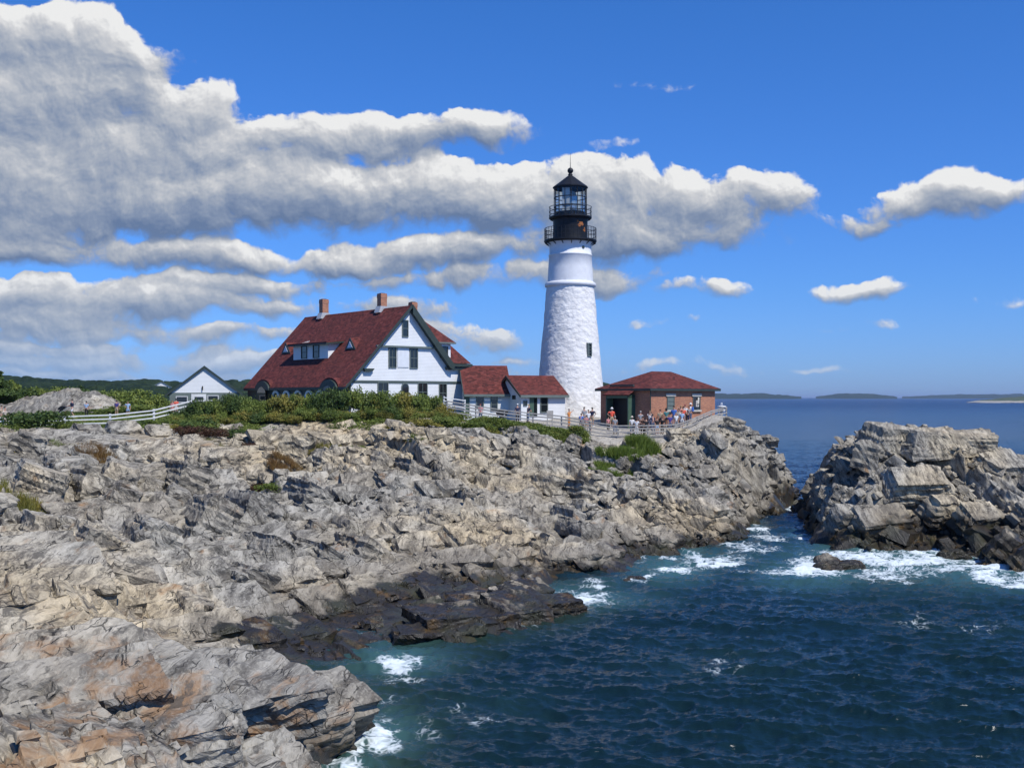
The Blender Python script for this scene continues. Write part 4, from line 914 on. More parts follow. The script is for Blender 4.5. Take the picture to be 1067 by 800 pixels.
    mb = MB(); mb.slab([(U - .52, v0 - .52, z1 - .11), (U + 2.4, v0 - .52, z1 + .20), (U + 2.4, v1 + .52, z1 + .20), (U - .52, v1 + .52, z1 - .11)], .14); mb.build('dormer_eave', M['trim'], d)
    for i, (x0, x1) in enumerate(((276, 298), (328, 352))):
        a1 = f.side(250 + x0 / 4.268, 360, U)[0]; a0 = f.side(250 + x1 / 4.268, 360, U)[0]; window(d, sx(U), a0, a1, zb_ + .25, z1 - .3, frame='trim', bars=1, fr=.06)
    # small triangular roof vents
    for px in (298.5, 365.5):
        u = 2.75; v = f.side(px, 363, u)[0]; z = sl(u); k = 1.0
        mb = MB(); mb.hull([(u - .05, v - k, z), (u - .05, v + k, z), (u - .05, v, z + 1.15), (u + 1.3, v, z + 1.2)], [(0, 1, 2), (0, 2, 3), (2, 1, 3), (1, 0, 3)]); t = mb.build('roof_vent', M['shingle'], r)
        mb = MB(); mb.prism([(v - k, z), (v + k, z), (v, z + 1.15)], u - .10, u - .055); mb.v = [(n, a, zz) for a, n, zz in mb.v]; mb.build('vent_frame', M['trim'], t)
        mb = MB(); mb.prism([(v - k * .5, z + .16), (v + k * .5, z + .16), (v, z + .78)], u - .13, u - .104); mb.v = [(n, a, zz) for a, n, zz in mb.v]; mb.build('vent_louvre', M['shutter'], t)
    # right-hand dormer on the wing
    vd = .06; (ua, zb1) = f.front(452.5, 375.5, vd); (ub, zt1) = f.front(469.5, 357.0, vd)
    mb = MB(fx(vd)); mb.box(ua, ub, -2.6, 0, zb1, zt1); d2 = mb.build('wing_dormer', M['clap'], r)
    mb = MB(); mb.hull([(ua - .4, vd - .35, zt1 + .02), (ub + .35, vd - .35, zt1 + .02), (ub + .35, 3.4, zt1 + .02), (ua - .4, 3.4, zt1 + .02), (9.0, 3.4, 18.35), (9.8, 3.5, 18.45)], [(0, 1, 5, 4), (1, 2, 5), (0, 4, 3), (3, 4, 5, 2), (3, 2, 1, 0)]); mb.build('wing_dormer_roof', M['shingle'], d2)
    mb = MB(fx(vd)); mb.box(ua - .45, ub + .4, .01, .42, zt1 - .14, zt1 + .01); mb.build('wing_dormer_eave', M['grey_green'], d2)
    window(d2, fx(vd), *F_(890, 306, 921, 352, vd), frame='trim', bars=1)
    # arcaded porch under the left eave
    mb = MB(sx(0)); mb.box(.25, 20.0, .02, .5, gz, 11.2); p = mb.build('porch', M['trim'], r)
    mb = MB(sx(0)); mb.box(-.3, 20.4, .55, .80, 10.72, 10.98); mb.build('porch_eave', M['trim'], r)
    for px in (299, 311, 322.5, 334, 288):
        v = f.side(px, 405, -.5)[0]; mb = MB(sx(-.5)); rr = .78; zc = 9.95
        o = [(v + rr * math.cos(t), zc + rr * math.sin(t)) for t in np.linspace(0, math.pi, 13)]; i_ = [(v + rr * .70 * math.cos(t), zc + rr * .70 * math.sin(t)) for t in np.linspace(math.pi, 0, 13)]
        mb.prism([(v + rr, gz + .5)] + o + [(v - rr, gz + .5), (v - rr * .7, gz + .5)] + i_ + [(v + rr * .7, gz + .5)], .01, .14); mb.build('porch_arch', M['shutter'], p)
    for px in (273, 342):
        v = f.side(px, 400, -.8)[0]; rr = 1.55; mb = MB(sx(-.3))
        o = [(v + rr * math.cos(t), 10.75 + .95 * math.sin(t)) for t in np.linspace(0, math.pi, 15)]
        mb.prism(o, -.9, .58); e = mb.build('eyebrow_arch', M['trim'], r)
        mb = MB(sx(-.3)); o2 = [(v + (rr + .16) * math.cos(t), 10.8 + 1.10 * math.sin(t)) for t in np.linspace(0, math.pi, 15)]; mb.prism(o2, -1.1, .40); mb.build('eyebrow_roof', M['shingle'], e)
        mb = MB(sx(-.3)); o3 = [(v + rr * .62 * math.cos(t), 10.3 + .80 * math.sin(t)) for t in np.linspace(0, math.pi, 15)]; mb.prism(o3 + [(v - rr * .62, 9.0), (v + rr * .62, 9.0)], .585, .60); mb.build('arch_glazing', M['glass'], e)
build_house()

# ================================================================== linking sheds
def gable_shed(f, name, label, u0, u1, depth, eave, ridge, gz, ex=.25):
    r = f.root(name, label, 'outbuilding'); h = depth / 2
    mb = MB(); mb.v = []; pr = MB(lambda a, n, z: (n, a, z)); pr.prism([(0, gz), (depth, gz), (depth, eave), (h, ridge - .1), (0, eave)], u0, u1); pr.build('wall', M['clap'], r)
    mb = MB(); sl = (ridge - eave) / h; z0 = eave - .35 * sl + .1
    mb.slab([(u0 - ex, -.35, z0), (u1 + ex, -.35, z0), (u1 + ex, h, ridge + .1), (u0 - ex, h, ridge + .1)], .14)
    mb.slab([(u0 - ex, depth + .35, z0), (u1 + ex, depth + .35, z0), (u1 + ex, h, ridge + .1), (u0 - ex, h, ridge + .1)], .14)
    rf = mb.build('roof', M['shingle'], r)
    mb = MB(); mb.box(u0 - ex, u1 + ex, -.44, -.36, z0 - .24, z0 - .0); mb.box(u0 + .01, u1 - .01, -.06, -.01, eave - .30, eave - .12); mb.build('fascia', M['grey_green'], rf)
    mb = MB(); 
    for (ya, za, yb, zb) in ((-.40, z0 - .02, h, ridge + .08), (depth + .40, z0 - .02, h, ridge + .08)):
        mb.hull([(u0 - ex - .06, ya, za), (u0 - ex - .06, yb, zb), (u0 - ex - .06, yb, zb - .3), (u0 - ex - .06, ya, za - .22), (u0 - ex - .003, ya, za), (u0 - ex - .003, yb, zb), (u0 - ex - .003, yb, zb - .3), (u0 - ex - .003, ya, za - .22)],
                [(0,1,2,3),(7,6,5,4),(0,4,5,1),(1,5,6,2),(2,6,7,3),(3,7,4,0)])
    mb.build('bargeboard', M['trim'], rf)
    return r
fS1 = Frame(532, 110.0, 12)
W1 = -fS1.front(485.5, 400)[0]
s1 = gable_shed(fS1, 'passage_shed', "white shed with steep red roof joined to the keeper's house", -W1, -.1, 5.0, fS1.front(520, 408)[1], CAMZ + (414 - 382) * 112.5 / F, 7.0)
def C7(f, x0, y0, x1, y1, v=0.0):
    a0, b1 = f.front(480 + x0 / 8.89, 370 + y0 / 8.89, v); a1, b0 = f.front(480 + x1 / 8.89, 370 + y1 / 8.89, v); return a0, a1, b0, b1
window(s1, fx(), *C7(fS1, 35, 355, 75, 520), glass='green_door', frame='grey_green', name='window')
window(s1, fx(), *C7(fS1, 150, 355, 207, 480), frame='grey_green'); window(s1, fx(), *C7(fS1, 285, 352, 335, 510), frame='grey_green', bars=2)
fS2 = Frame(542.6, 107.3, 25)
s2 = gable_shed(fS2, 'tower_shed', 'small white shed with low red roof butting against the lighthouse', 0.05, 4.9, 6.0, fS2.front(560, 410.4)[1], CAMZ + (414 - 392) * 110.2 / F, 7.0)
mb = MB(fx()); a0, a1, b0, b1 = C7(fS2, 638, 382, 708, 570); mb.box(a0, a1, .01, .06, b0, b1); dd = mb.build('door', M['green_door'], s2)
mb = MB(fx()); mb.box(a0 + .45, a1 - .04, .065, .075, b0 + .1, b1 - .15); mb.build('doorway', M['glass'], dd)
window(s2, fx(), *C7(fS2, 742, 390, 800, 525), frame='grey_green', bars=1)
window(s2, fx(), *C7(fS2, 582, 425, 612, 465), frame='grey_green', bars=0, fr=.04)
a0, b1 = fS2.side(480 + 508 / 8.89, 370 + 375 / 8.89, .05); a1, b0 = fS2.side(480 + 485 / 8.89, 370 + 405 / 8.89, .05); window(s2, sx(.05), min(a0, a1), max(a0, a1), b0, b1, frame='trim', bars=0, fr=.04)

# ================================================================== brick fog-signal building
def build_brick():
    f = Frame(677.5, 100, 40); r = f.root('brick_building', 'square red brick building with low hipped red roof beside the lighthouse', 'building')
    gz = 6.3; Wd = f.front(745, 420)[0]; L = 6.4; ev = 10.72
    mb = MB(); mb.box(0, Wd, 0, L, gz, ev); mb.build('wall', M['brick'], r)
    mb = MB(); o = .42; zr = CAMZ + 27.3 * 104.5 / F
    ra = f.front(679, 387, L / 2)[0]; rb = f.front(699, 387, L / 2)[0]; rb = max(rb, ra + 1)
    mb.hull([(-o, -o, ev + .10), (Wd + o, -o, ev + .10), (Wd + o, L + o, ev + .10), (-o, L + o, ev + .10), (ra, L / 2, zr), (rb, L / 2, zr)], [(0, 1, 5, 4), (1, 2, 5), (2, 3, 4, 5), (3, 0, 4), (3, 2, 1, 0)])
    rf = mb.build('roof', M['shingle'], r)
    mb = MB(); mb.box(-o + .02, Wd + o - .02, -o + .02, L + o - .02, ev - .12, ev + .095); mb.build('eave', M['trim'], rf)
    def G(x0, y0, x1, y1):
        a0, b1 = f.front(470 + x0 / 3.557, 360 + y0 / 3.557); a1, b0 = f.front(470 + x1 / 3.557, 360 + y1 / 3.557); return a0, a1, b0, b1
    for k, q in enumerate(((801, 190, 825, 236), (897, 190, 921, 236))):
        a0, a1, b0, b1 = G(*q)
        w = window(r, fx(), a0, a1, b0, b1, glass='grey_green' if k == 0 else 'glass', frame='grey_green', bars=2 if k == 0 else 0, fr=.05)
        mb = MB(fx()); mb.box(a0 - .22, a1 + .22, .012, .10, b1 + .06, b1 + .30); mb.build('lintel', M['stone'], w)
        mb = MB(fx()); mb.box(a0 - .15, a1 + .15, .012, .16, b0 - .22, b0 - .06); mb.build('sill', M['stone'], w)
        if k == 1:
            w['label'] = 'window standing open with a dark vent inside'
            mb = MB(fx()); mb.box(a0 + .1, a0 + .5, .035, .3, b0 + .25, b0 + .85); mb.tube((a1 - .25, .08, b1 - .1), (a0 + .3, .4, b0 + .5), .09, .07, 8); mb.build('louvre_vent', M['stone'], w)
    # entry porch on the left face
    a1 = f.side(470 + 600 / 3.557, 420, 0)[0]; a0 = f.side(470 + 683 / 3.557, 420, 0)[0]; top = CAMZ + (414 - 411.5) * 102 / F; pd = .95
    mb = MB(sx(0)); mb.box(a0, a0 + .12, .01, pd, gz, top - .02); mb.box(a1 - .12, a1, .01, pd, gz, top - .02); mb.box(a0, a1, .01, pd, top - .30, top); p = mb.build('porch', M['green_door'], r)
    mb = MB(sx(0)); mb.box(a0 + .12, a1 - .12, .012, .10, gz, top - .3); d = mb.build('porch_shade_sheet', M['black'], p)  # black sheet stands in for the shade inside the porch opening
    mb = MB(); mb.slab([(-pd - .25, a0 - .2, top + .03), (-pd - .25, a1 + .2, top + .03), (-.01, a1 + .2, top + .62), (-.01, a0 - .2, top + .62)], .08); mb.build('porch_roof', M['shingle'], p)
    mb = MB(sx(0)); mb.box(a0 + .1, a1 + .2, .012, .22, top + .80, top + .98); mb.build('name_board', M['trim'], r)
    mb = MB(fx()); mb.tube((-.08, .12, gz), (-.08, .12, ev), .045, .045, 6); mb.build('downpipe', M['trim'], r)
build_brick()

# ================================================================== white garage on the left
def build_garage():
    f = Frame(176.5, 116, 14); r = f.root('garage', 'small white gabled outbuilding at the left end of the white fence', 'outbuilding')
    Wd = f.front(250, 408)[0]; gz = 7.4; ev = f.front(176, 408.5)[1]; am, zr = f.front(213, 381.5)
    mb = MB(fx()); mb.prism([(0, gz), (Wd, gz), (Wd, ev), (am, zr - .12), (0, ev)], -9, 0); mb.build('wall', M['clap'], r)
    sl = (zr - ev) / am
    mb = MB(); mb.slab([(-.35, -.16, ev - .3 * sl), (am, -.16, zr + .05), (am, 9.4, zr + .05), (-.35, 9.4, ev - .3 * sl)], .13)
    mb.slab([(Wd + .45, -.16, ev - .4 * sl), (am, -.16, zr + .05), (am, 9.4, zr + .05), (Wd + .45, 9.4, ev - .4 * sl)], .13); rf = mb.build('roof', M['shingle'], r)
    mb = MB(fx()); mb.prism([(-.4, ev - .36 * sl), (am, zr + .06), (Wd + .5, ev - .44 * sl), (Wd + .5, ev - .44 * sl - .2), (am, zr - .2), (-.4, ev - .36 * sl - .2)], .17, .23); mb.build('bargeboard', M['trim'], rf)
    mb = MB(fx()); mb.box(.02, Wd - .02, .012, .05, gz, ev - .05); mb.build('lower_wall', M['grey_green'], r)
    def H(x0, y0, x1, y1):
        a0, b1 = f.front(x0 / 4.104, 370 + y0 / 4.104); a1, b0 = f.front(x1 / 4.104, 370 + y1 / 4.104); return a0, a1, b0, b1
    a0, a1, b0, b1 = H(818, 166, 882, 260); mb = MB(fx()); mb.box(a0, a1, .055, .11, b0, b1); d = mb.build('door', M['white'], r)
    q = H(832, 178, 870, 192); mb = MB(fx()); mb.box(q[0], q[1], .115, .12, q[2], q[3]); mb.build('door_window', M['glass'], d)
    for q in ((755, 178, 800, 200), (890, 174, 932, 192)): window(r, lambda a, n, z: (a, -n - .05, z), *H(*q), frame='white', bars=0, fr=.07)
    q = H(866, 132, 874, 150); mb = MB(fx()); mb.tube((q[0], .12, q[2]), (q[0], .12, q[3]), .06, .06, 8); mb.build('wall_lamp', M['black'], r)
build_garage()

# ================================================================== fences
def pt(px, D, dz=0.0):
    x = (px - CX) / F * D; return Vector((x, D, ground_z(x, D) + dz))
def fence(name, label, pts, h, mat, rails, post=.07, rail_h=.06, rail_t=.03, step=2.3, base=None, cap=False):
    """pts: (px, D, ground z); evenly posted rails following the line"""
    P = [Vector(((a - CX) / F * d, d, z)) for a, d, z in pts]
    L = [0.0]
    for a, b in zip(P, P[1:]): L.append(L[-1] + (b - a).length)
    n = max(1, round(L[-1] / step)); S = []
    for i in range(n + 1):
        t = L[-1] * i / n; k = min(max(j for j in range(len(L)) if L[j] <= t + 1e-6), len(P) - 2)
        S.append(P[k].lerp(P[k + 1], (t - L[k]) / (L[k + 1] - L[k])))
    o = S[0].copy(); root = empty(name, o, 0, label, 'fence'); rnd = random.Random(len(pts))
    T = [Vector((rnd.gauss(0, .03), rnd.gauss(0, .03), rnd.uniform(-.03, .05))) for _ in S]
    for s_, t in zip(S, T):
        b = s_ - o; mb = MB(); w = post; zt_ = h + t.z
        mb.add([(b.x + i * w, b.y + j * w, b.z - .5) for i, j in ((-1,-1),(1,-1),(1,1),(-1,1))] + [(b.x + t.x + i * w * .95, b.y + t.y + j * w * .95, b.z + zt_) for i, j in ((-1,-1),(1,-1),(1,1),(-1,1))],
               [(0,3,2,1),(4,5,6,7),(0,1,5,4),(1,2,6,5),(2,3,7,6),(3,0,4,7)]); mb.build('post', mat, root)
    for r_ in rails:
        for i in range(n):
            a = S[i] - o + T[i] * (r_ / h); b = S[i + 1] - o + T[i + 1] * (r_ / h); mb = MB()
            d = (b - a); d.z = 0; d.normalize(); nrm = Vector((d.y, -d.x, 0)) * (post + rail_t * .6)
            if nrm.y > 0: nrm = -nrm
            a = a + nrm; b = b + nrm; q = nrm.normalized() * rail_t
            ov = d * .04; a = a - ov * (0 if i % 2 else 1); za = r_ + rnd.uniform(-.012, .012)
            vs = []
            for p in (a, b):
                for sx_, sz in ((-1, -1), (1, -1), (1, 1), (-1, 1)): vs.append((p.x + q.x * sx_, p.y + q.y * sx_, p.z + za + sz * rail_h))
            mb.add(vs, [(0,1,2,3),(7,6,5,4),(0,4,5,1),(1,5,6,2),(2,6,7,3),(3,7,4,0)]); mb.build('rail', mat, root)
    return root
def ZP(py, D): return CAMZ + (HY - py) * D / F
def fl(lst): return [(a, d, ZP(y, d)) for a, y, d in lst]
fence('white_rail_fence', 'white painted three-rail fence sloping up to the small outbuilding on the left', fl([(-30, 448, 91), (57, 446.5, 92.5), (102, 446, 93), (149, 442.5, 94), (176, 436, 95.5), (201, 429.5, 97)]), 1.12, M['wfence'], (.35, .68, 1.0), .075, .055, .03, 3.6)
fence('white_rail_fence', "short white fence running down beside the keeper's house above the shrubs", fl([(462, 427, 99), (484, 431, 99.5)]), 1.25, M['wfence'], (.5, .85, 1.15), .06, .045, .03, 2.0)
fence('grey_rail_fence', 'long weathered grey rail fence along the cliff edge in front of the sheds and tower', fl([(466, 431.5, 96.3), (500, 437.5, 96.3), (528, 441.5, 96.4), (560, 445, 96.6), (587, 448, 96.6), (619, 453.5, 96.0), (647, 458, 95.7), (676, 457.5, 95.8), (703, 456.5, 96.4)]), 1.22, M['rail'], (.28, .62, .92, 1.16), .065, .055, .028, 2.45)
fence('grey_rail_fence', 'grey rail fence behind the crowd climbing past the brick building to the point', fl([(703.5, 456.5, 96.5), (723, 449, 98), (735, 443, 100), (747, 438.5, 102), (757, 437, 103.5)]), 1.15, M['rail'], (.3, .62, .92, 1.1), .06, .05, .028, 1.6)

# ------------------------------------------------------------------ small fixtures
def ground_fix(D, px, py): return Vector(((px - CX) / F * D, D, ZP(py, D)))
b = ground_fix(103.2, 752, 437); r = empty('beacon_post', b, 0, 'small pale fog-horn post with a round cap at the end of the point fence', 'fog horn')
mb = MB(); mb.lathe([(.02, -.6), (.17, -.6), (.15, .75), (.02, .76)], 12); mb.build('post', M['signwhite'], r)
mb = MB(); mb.lathe([(.02, .761), (.30, .761), (.33, .95), (.20, 1.02), (.20, 1.12), (.42, 1.16), (.42, 1.26), (.02, 1.34)], 16); mb.build('cap', M['signwhite'], r)
b = ground_fix(100, 573, 441); r = empty('information_board', b, R(10), 'small weathered information board standing between the tower shed and the fence', 'sign')
mb = MB(); mb.box(-.30, .30, -.05, .0, .55, 1.15); mb.build('panel', M['rail'], r)
for s_ in (-.22, .22): mb = MB(); mb.box(s_ - .04, s_ + .04, .005, .08, -.4, 1.1); mb.build('leg', M['rail'], r)
b = ground_fix(101, 523, 438); r = empty('picnic_cart', b, R(8), 'dark two-wheeled cart standing by the wall of the passage shed', 'cart')
mb = MB(); mb.hull([(-.45,-.25,.45),(.45,-.25,.45),(.45,.25,.45),(-.45,.25,.45),(-.6,-.32,.95),(.6,-.32,.95),(.6,.32,.95),(-.6,.32,.95)],[(0,3,2,1),(4,5,6,7),(0,1,5,4),(1,2,6,5),(2,3,7,6),(3,0,4,7)]); mb.build('tray', M['black'], r)
for s_ in (-.36, .36): mb = MB(); mb.tube((.1, s_ - .03, .26), (.1, s_ + .03, .26), .26, .26, 14); mb.build('wheel', M['rubber'], r)
mb = MB(); mb.tube((-.5, -.2, .8), (-1.0, -.2, 1.0), .025); mb.tube((-.5, .2, .8), (-1.0, .2, 1.0), .025); mb.tube((-1.0, -.22, 1.0), (-1.0, .22, 1.0), .025); mb.tube((-.4, 0, .5), (-.45, 0, 0), .03); mb.build('handle', M['black'], r)

# ================================================================== plants
def leaf_mesh(name, blobs, n, size, seed, aspect=1.6, up=0.0):
    """blobs: (x, y, z, rx, ry, rz) lumps; leaves fill their outer shells"""
    rng = np.random.default_rng(seed); B = np.array(blobs, float); vol = (B[:, 3] * B[:, 4] * B[:, 5]) ** .67; pick = rng.choice(len(B), n, p=vol / vol.sum())
    d = rng.normal(size=(n, 3)); d /= np.linalg.norm(d, axis=1)[:, None]; d[:, 2] = np.where(d[:, 2] < -.35, -d[:, 2], d[:, 2])
    rr = (rng.random(n) ** .45) * (1 + .16 * rng.normal(size=n)); c = B[pick, :3] + d * B[pick, 3:] * rr[:, None]
    nn = d + rng.normal(size=(n, 3)) * .7 + np.array([0, 0, .35]); nn /= np.linalg.norm(nn, axis=1)[:, None]
    t = np.cross(nn, rng.normal(size=(n, 3))); t[:, 2] += up; t /= np.linalg.norm(t, axis=1)[:, None]; w = np.cross(nn, t)
    s = size * rng.uniform(.6, 1.4, n)[:, None]
    V = np.stack([c - t * s * aspect * .5, c + w * s * .5, c + t * s * aspect * .5, c - w * s * .5], 1).reshape(-1, 3)
    me = bpy.data.meshes.new(name); me.vertices.add(n * 4); me.vertices.foreach_set('co', V.reshape(-1).astype(np.float32))
    me.loops.add(n * 4); me.loops.foreach_set('vertex_index', np.arange(n * 4, dtype=np.int32)); me.polygons.add(n); me.polygons.foreach_set('loop_start', (np.arange(n) * 4).astype(np.int32))
    me.update(calc_edges=True); return me
def lumps(rnd, w, d, h, k):
    out = [(0, 0, h * .45, w * .42, d * .42, h * .42)]
    for _ in range(k):
        a = rnd.uniform(0, 6.28); q = rnd.uniform(.25, .8); out.append((math.cos(a) * w * .5 * q, math.sin(a) * d * .5 * q, h * rnd.uniform(.3, .72), w * rnd.uniform(.14, .26), d * rnd.uniform(.16, .28), h * rnd.uniform(.18, .30)))
    return out
def obj_of(me, name, mat, parent=None, loc=None):
    o = bpy.data.objects.new(name, me); col.objects.link(o)
    if not me.materials: me.materials.append(None)
    o.material_slots[0].link = 'OBJECT'; o.material_slots[0].material = mat
    if parent: o.parent = parent
    if loc is not None: o.location = loc
    return o
rnd = random.Random(5)
SH = []                                      # shrub kinds shared by the hedge: unit size crowns
for k in range(6): SH.append(leaf_mesh('shrub_leaves', lumps(rnd, 1.9, 1.9, 1.0, 11), 3400, .058, 60 + k))
stem_me = None
def shrub(px, D, w, h, mat, label, group=None, name='shrub', sink=.25, ytop=None, cat='shrub'):
    x = (px - CX) / F * D; gz = ground_z(x, D); 
    if ytop is not None: h = max(.3, ZP(ytop, D) - gz)
    r = empty(name, (x, D, gz - sink), rnd.uniform(0, 6.28), label, cat, group)
    c = obj_of(rnd.choice(SH), 'foliage', M[mat], r); c.scale = (w / 1.9, w / 1.9 * rnd.uniform(.8, 1.1), (h + sink))
    mb = MB()
    for _ in range(5):
        a = rnd.uniform(0, 6.28); mb.tube((math.cos(a) * .05, math.sin(a) * .05, 0), (math.cos(a) * w * .25, math.sin(a) * w * .25, (h + sink) * .7), .035, .012, 5)
    mb.build('stem', M['bark'], r)
    return r
ORD = ['leftmost','second','third','fourth','fifth','sixth','seventh','eighth','ninth','tenth','eleventh','twelfth','thirteenth','fourteenth','fifteenth','sixteenth','seventeenth','eighteenth','nineteenth','twentieth']
def nth(i, n, what): return ('leftmost ' + what if i == 0 else 'rightmost ' + what if i == n - 1 else '%s %s from the %s' % (ORD[i], what, 'left') if i < (n + 1) // 2 else '%s %s from the right' % (ORD[n - 1 - i], what))
LEAFC = dict(leaf_dark='dark green', leaf_mid='green', leaf_yellow='yellowish green')
GH = "shrubs along the cliff top below the keeper's house"
TOP = [(186,428),(200,419),(214,414),(228,411),(243,408),(258,411),(272,414),(287,410),(300,408),(315,407),(331,403),(348,400.5),(364,401),(379,405),(392,409),(407,406),(421,405),(436,407),(450,411),(463,419),(474,427)]
for i, (px, yt) in enumerate(TOP):
    m_ = ['leaf_dark','leaf_dark','leaf_dark','leaf_mid','leaf_dark','leaf_mid','leaf_mid','leaf_yellow','leaf_yellow','leaf_mid','leaf_dark','leaf_dark','leaf_mid','leaf_mid','leaf_yellow','leaf_mid','leaf_yellow','leaf_mid','leaf_mid','leaf_yellow','leaf_mid'][i]
    D = float(np.interp(px, EDGE_PX, EDGE_D)) + 2.6 + rnd.uniform(-.4, .4)
    shrub(px, D, rnd.uniform(2.3, 2.9), 1, m_, LEAFC[m_] + ', ' + nth(i, len(TOP), "tall shrub") + " in the back row below the keeper's house", GH, ytop=yt + rnd.uniform(-1, 1))
FM = ['leaf_mid', 'leaf_yellow', 'leaf_dark', 'leaf_mid', 'leaf_yellow', 'leaf_mid', 'leaf_yellow']
for i in range(30):
    px = 180 + i * 9.9 + rnd.uniform(-3, 3); D = float(np.interp(px, EDGE_PX, EDGE_D)) + .9 + rnd.uniform(-.5, .7)
    shrub(px, D, rnd.uniform(1.5, 2.3), rnd.uniform(.8, 1.35), FM[i % 7], LEAFC[FM[i % 7]] + ', ' + nth(i, 30, 'low shrub') + ' in the front row along the cliff top', GH)
# named single bushes
shrub(38, 86.5, 5.4, 1, 'leaf_dark', 'big dark rounded bush in front of the white fence at far left', ytop=426)
shrub(12, 85.0, 3.2, 1, 'leaf_mid', 'green bush at the left edge below the large dark one', ytop=440)
shrub(70, 87, 2.6, 1, 'leaf_mid', 'lower green bush to the right of the big dark bush', ytop=436)
shrub(3, 78, 2.6, 1.2, 'leaf_mid', 'green bush growing from the rocks at the left edge', ytop=478)
shrub(2, 70, 2.2, 1.0, 'leaf_yellow', 'yellow-green tuft of brush lower down at the left edge', ytop=541)
shrub(120, 90, 2.4, .7, 'leaf_mid', 'low green plant under the middle of the white fence'); shrub(138, 90.5, 2.6, .8, 'leaf_dark', 'dark low bush under the white fence, right of its middle post')
shrub(160, 91.5, 2.4, .7, 'leaf_mid', 'low green bush below the rising end of the white fence')
for px, D, w, h, m_, lab in ((205, 86.5, 3.0, 1.3, 'leaf_dark', 'dark rose bush spilling over the rocks left of the belt'), (222, 84, 2.6, 1.1, 'leaf_red', 'reddish brown bush on the rocks below the left end of the belt'),
        (198, 84.5, 2.4, .9, 'leaf_red', 'small rusty bush among boulders below the rose bush'), (254, 84, 2.3, .8, 'leaf_red', 'low rust-coloured bush under the middle of the belt'),
        (270, 75, 2.2, .7, 'leaf_red', 'small red-leaved bush on the grey slab'), (286, 74, 2.8, .9, 'leaf_mid', 'olive green bush beside the red-leaved one on the slab'), (372, 84.5, 1.5, .5, 'leaf_mid', 'tiny green plant in a cleft under the belt'),
        (433, 90.5, 2.8, 1.1, 'leaf_yellow', 'dry twiggy bush hanging over the rocks at the right of the belt'), (462, 93, 2.6, 1.0, 'leaf_mid', 'bush at the right end of the belt beside the fence')):
    shrub(px, D, w, h, m_, lab)
for i, (px, D, w, h, m_, lab) in enumerate(((188, 88.0, 2.4, 1.0, 'leaf_mid', 'green bush hanging over the ledge under the upper end of the white fence'), (214, 86.8, 2.6, 1.0, 'leaf_mid', 'green bush on the ledge just above the reddish one'), (240, 86.5, 2.4, .9, 'leaf_dark', 'dark green bush under the belt, left of the biggest boulders'),
        (178, 86.0, 2.0, .7, 'leaf_yellow', 'yellowish low bush at the left foot of the rose bushes'), (262, 87.5, 2.2, .8, 'leaf_mid', 'green bush tucked above the big split boulder'), (410, 90.5, 2.0, .7, 'leaf_yellow', 'dry yellow bush below the middle of the gable'), (448, 91.5, 2.2, .8, 'leaf_yellow', 'straw-coloured bush left of the end of the belt'))):
    shrub(px, D, w, h, m_, lab)
# bushes behind the lawn at the left
for px, D, w, yt, m_, lab in ((28, 128, 5.5, 402, 'leaf_dark', 'dark bush on the skyline next to the evergreen'), (52, 128, 5, 401, 'leaf_mid', 'green bush on the skyline above the pale outcrop'), (76, 130, 5, 400, 'leaf_dark', 'rounded dark bush on the skyline behind the outcrop'),
        (118, 120, 5.5, 404, 'leaf_mid', 'tall green bush on the right shoulder of the outcrop'), (136, 116, 6.5, 404, 'leaf_mid', 'large green bush between the outcrop and the white outbuilding'), (155, 114, 5, 409, 'leaf_mid', 'lower bush left of the white outbuilding'), (112, 104, 4, 424, 'leaf_mid', 'low mound of green behind the walkers'),
        (78, 104, 4, 428, 'leaf_dark', 'dark low bush behind the stroller'), (142, 104, 5, 420, 'leaf_mid', 'sloping green bush behind the two walkers on the lawn'), (58, 103, 3.2, 427, 'leaf_yellow', 'yellowish low bush at the foot of the outcrop'),
        (250, 112, 3.0, 408, 'leaf_dark', "dark rose bush between the outbuilding and the keeper's house")):
    shrub(px, D, w, 1, m_, lab, ytop=yt)
# trees at the left edge
def tree(px, D, w, ytop, mat, label, kind='evergreen_tree', seed=1):
    x = (px - CX) / F * D; gz = ground_z(x, D); h = ZP(ytop, D) - gz; r = empty(kind, (x, D, gz - .1), 0, label, 'tree'); rn = random.Random(seed)
    bl = []
    for i in range(16):
        t = .25 + .75 * i / 15; a = rn.uniform(0, 6.28); q = w * .5 * (1.1 - t) * rn.uniform(.3, 1); bl.append((math.cos(a) * q, math.sin(a) * q, h * t * .93, w * .24 * (1.25 - t), w * .24 * (1.25 - t), h * .10))
    obj_of(leaf_mesh('tree_crown', bl, 9000, .17, seed), 'crown', M[mat], r)
    mb = MB(); mb.tube((0, 0, -.3), (0, 0, h * .9), .22, .05, 8)
    for i in range(9):
        t = .25 + .07 * i; a = rn.uniform(0, 6.28); mb.tube((0, 0, h * t), (math.cos(a) * w * .35 * (1.1 - t), math.sin(a) * w * .35 * (1.1 - t), h * (t + .08)), .06, .02, 5)
    mb.build('trunk', M['bark'], r)
tree(-4, 122, 6.0, 379, 'leaf_dark', 'dark evergreen tree cut off by the left edge of the photo', seed=4); tree(-38, 126, 7.0, 372, 'leaf_dark', 'taller dark evergreen just beyond the left edge', seed=5); tree(12, 126, 5, 396, 'leaf_mid', 'small rounded green tree right of the evergreen', 'small_tree', 6)

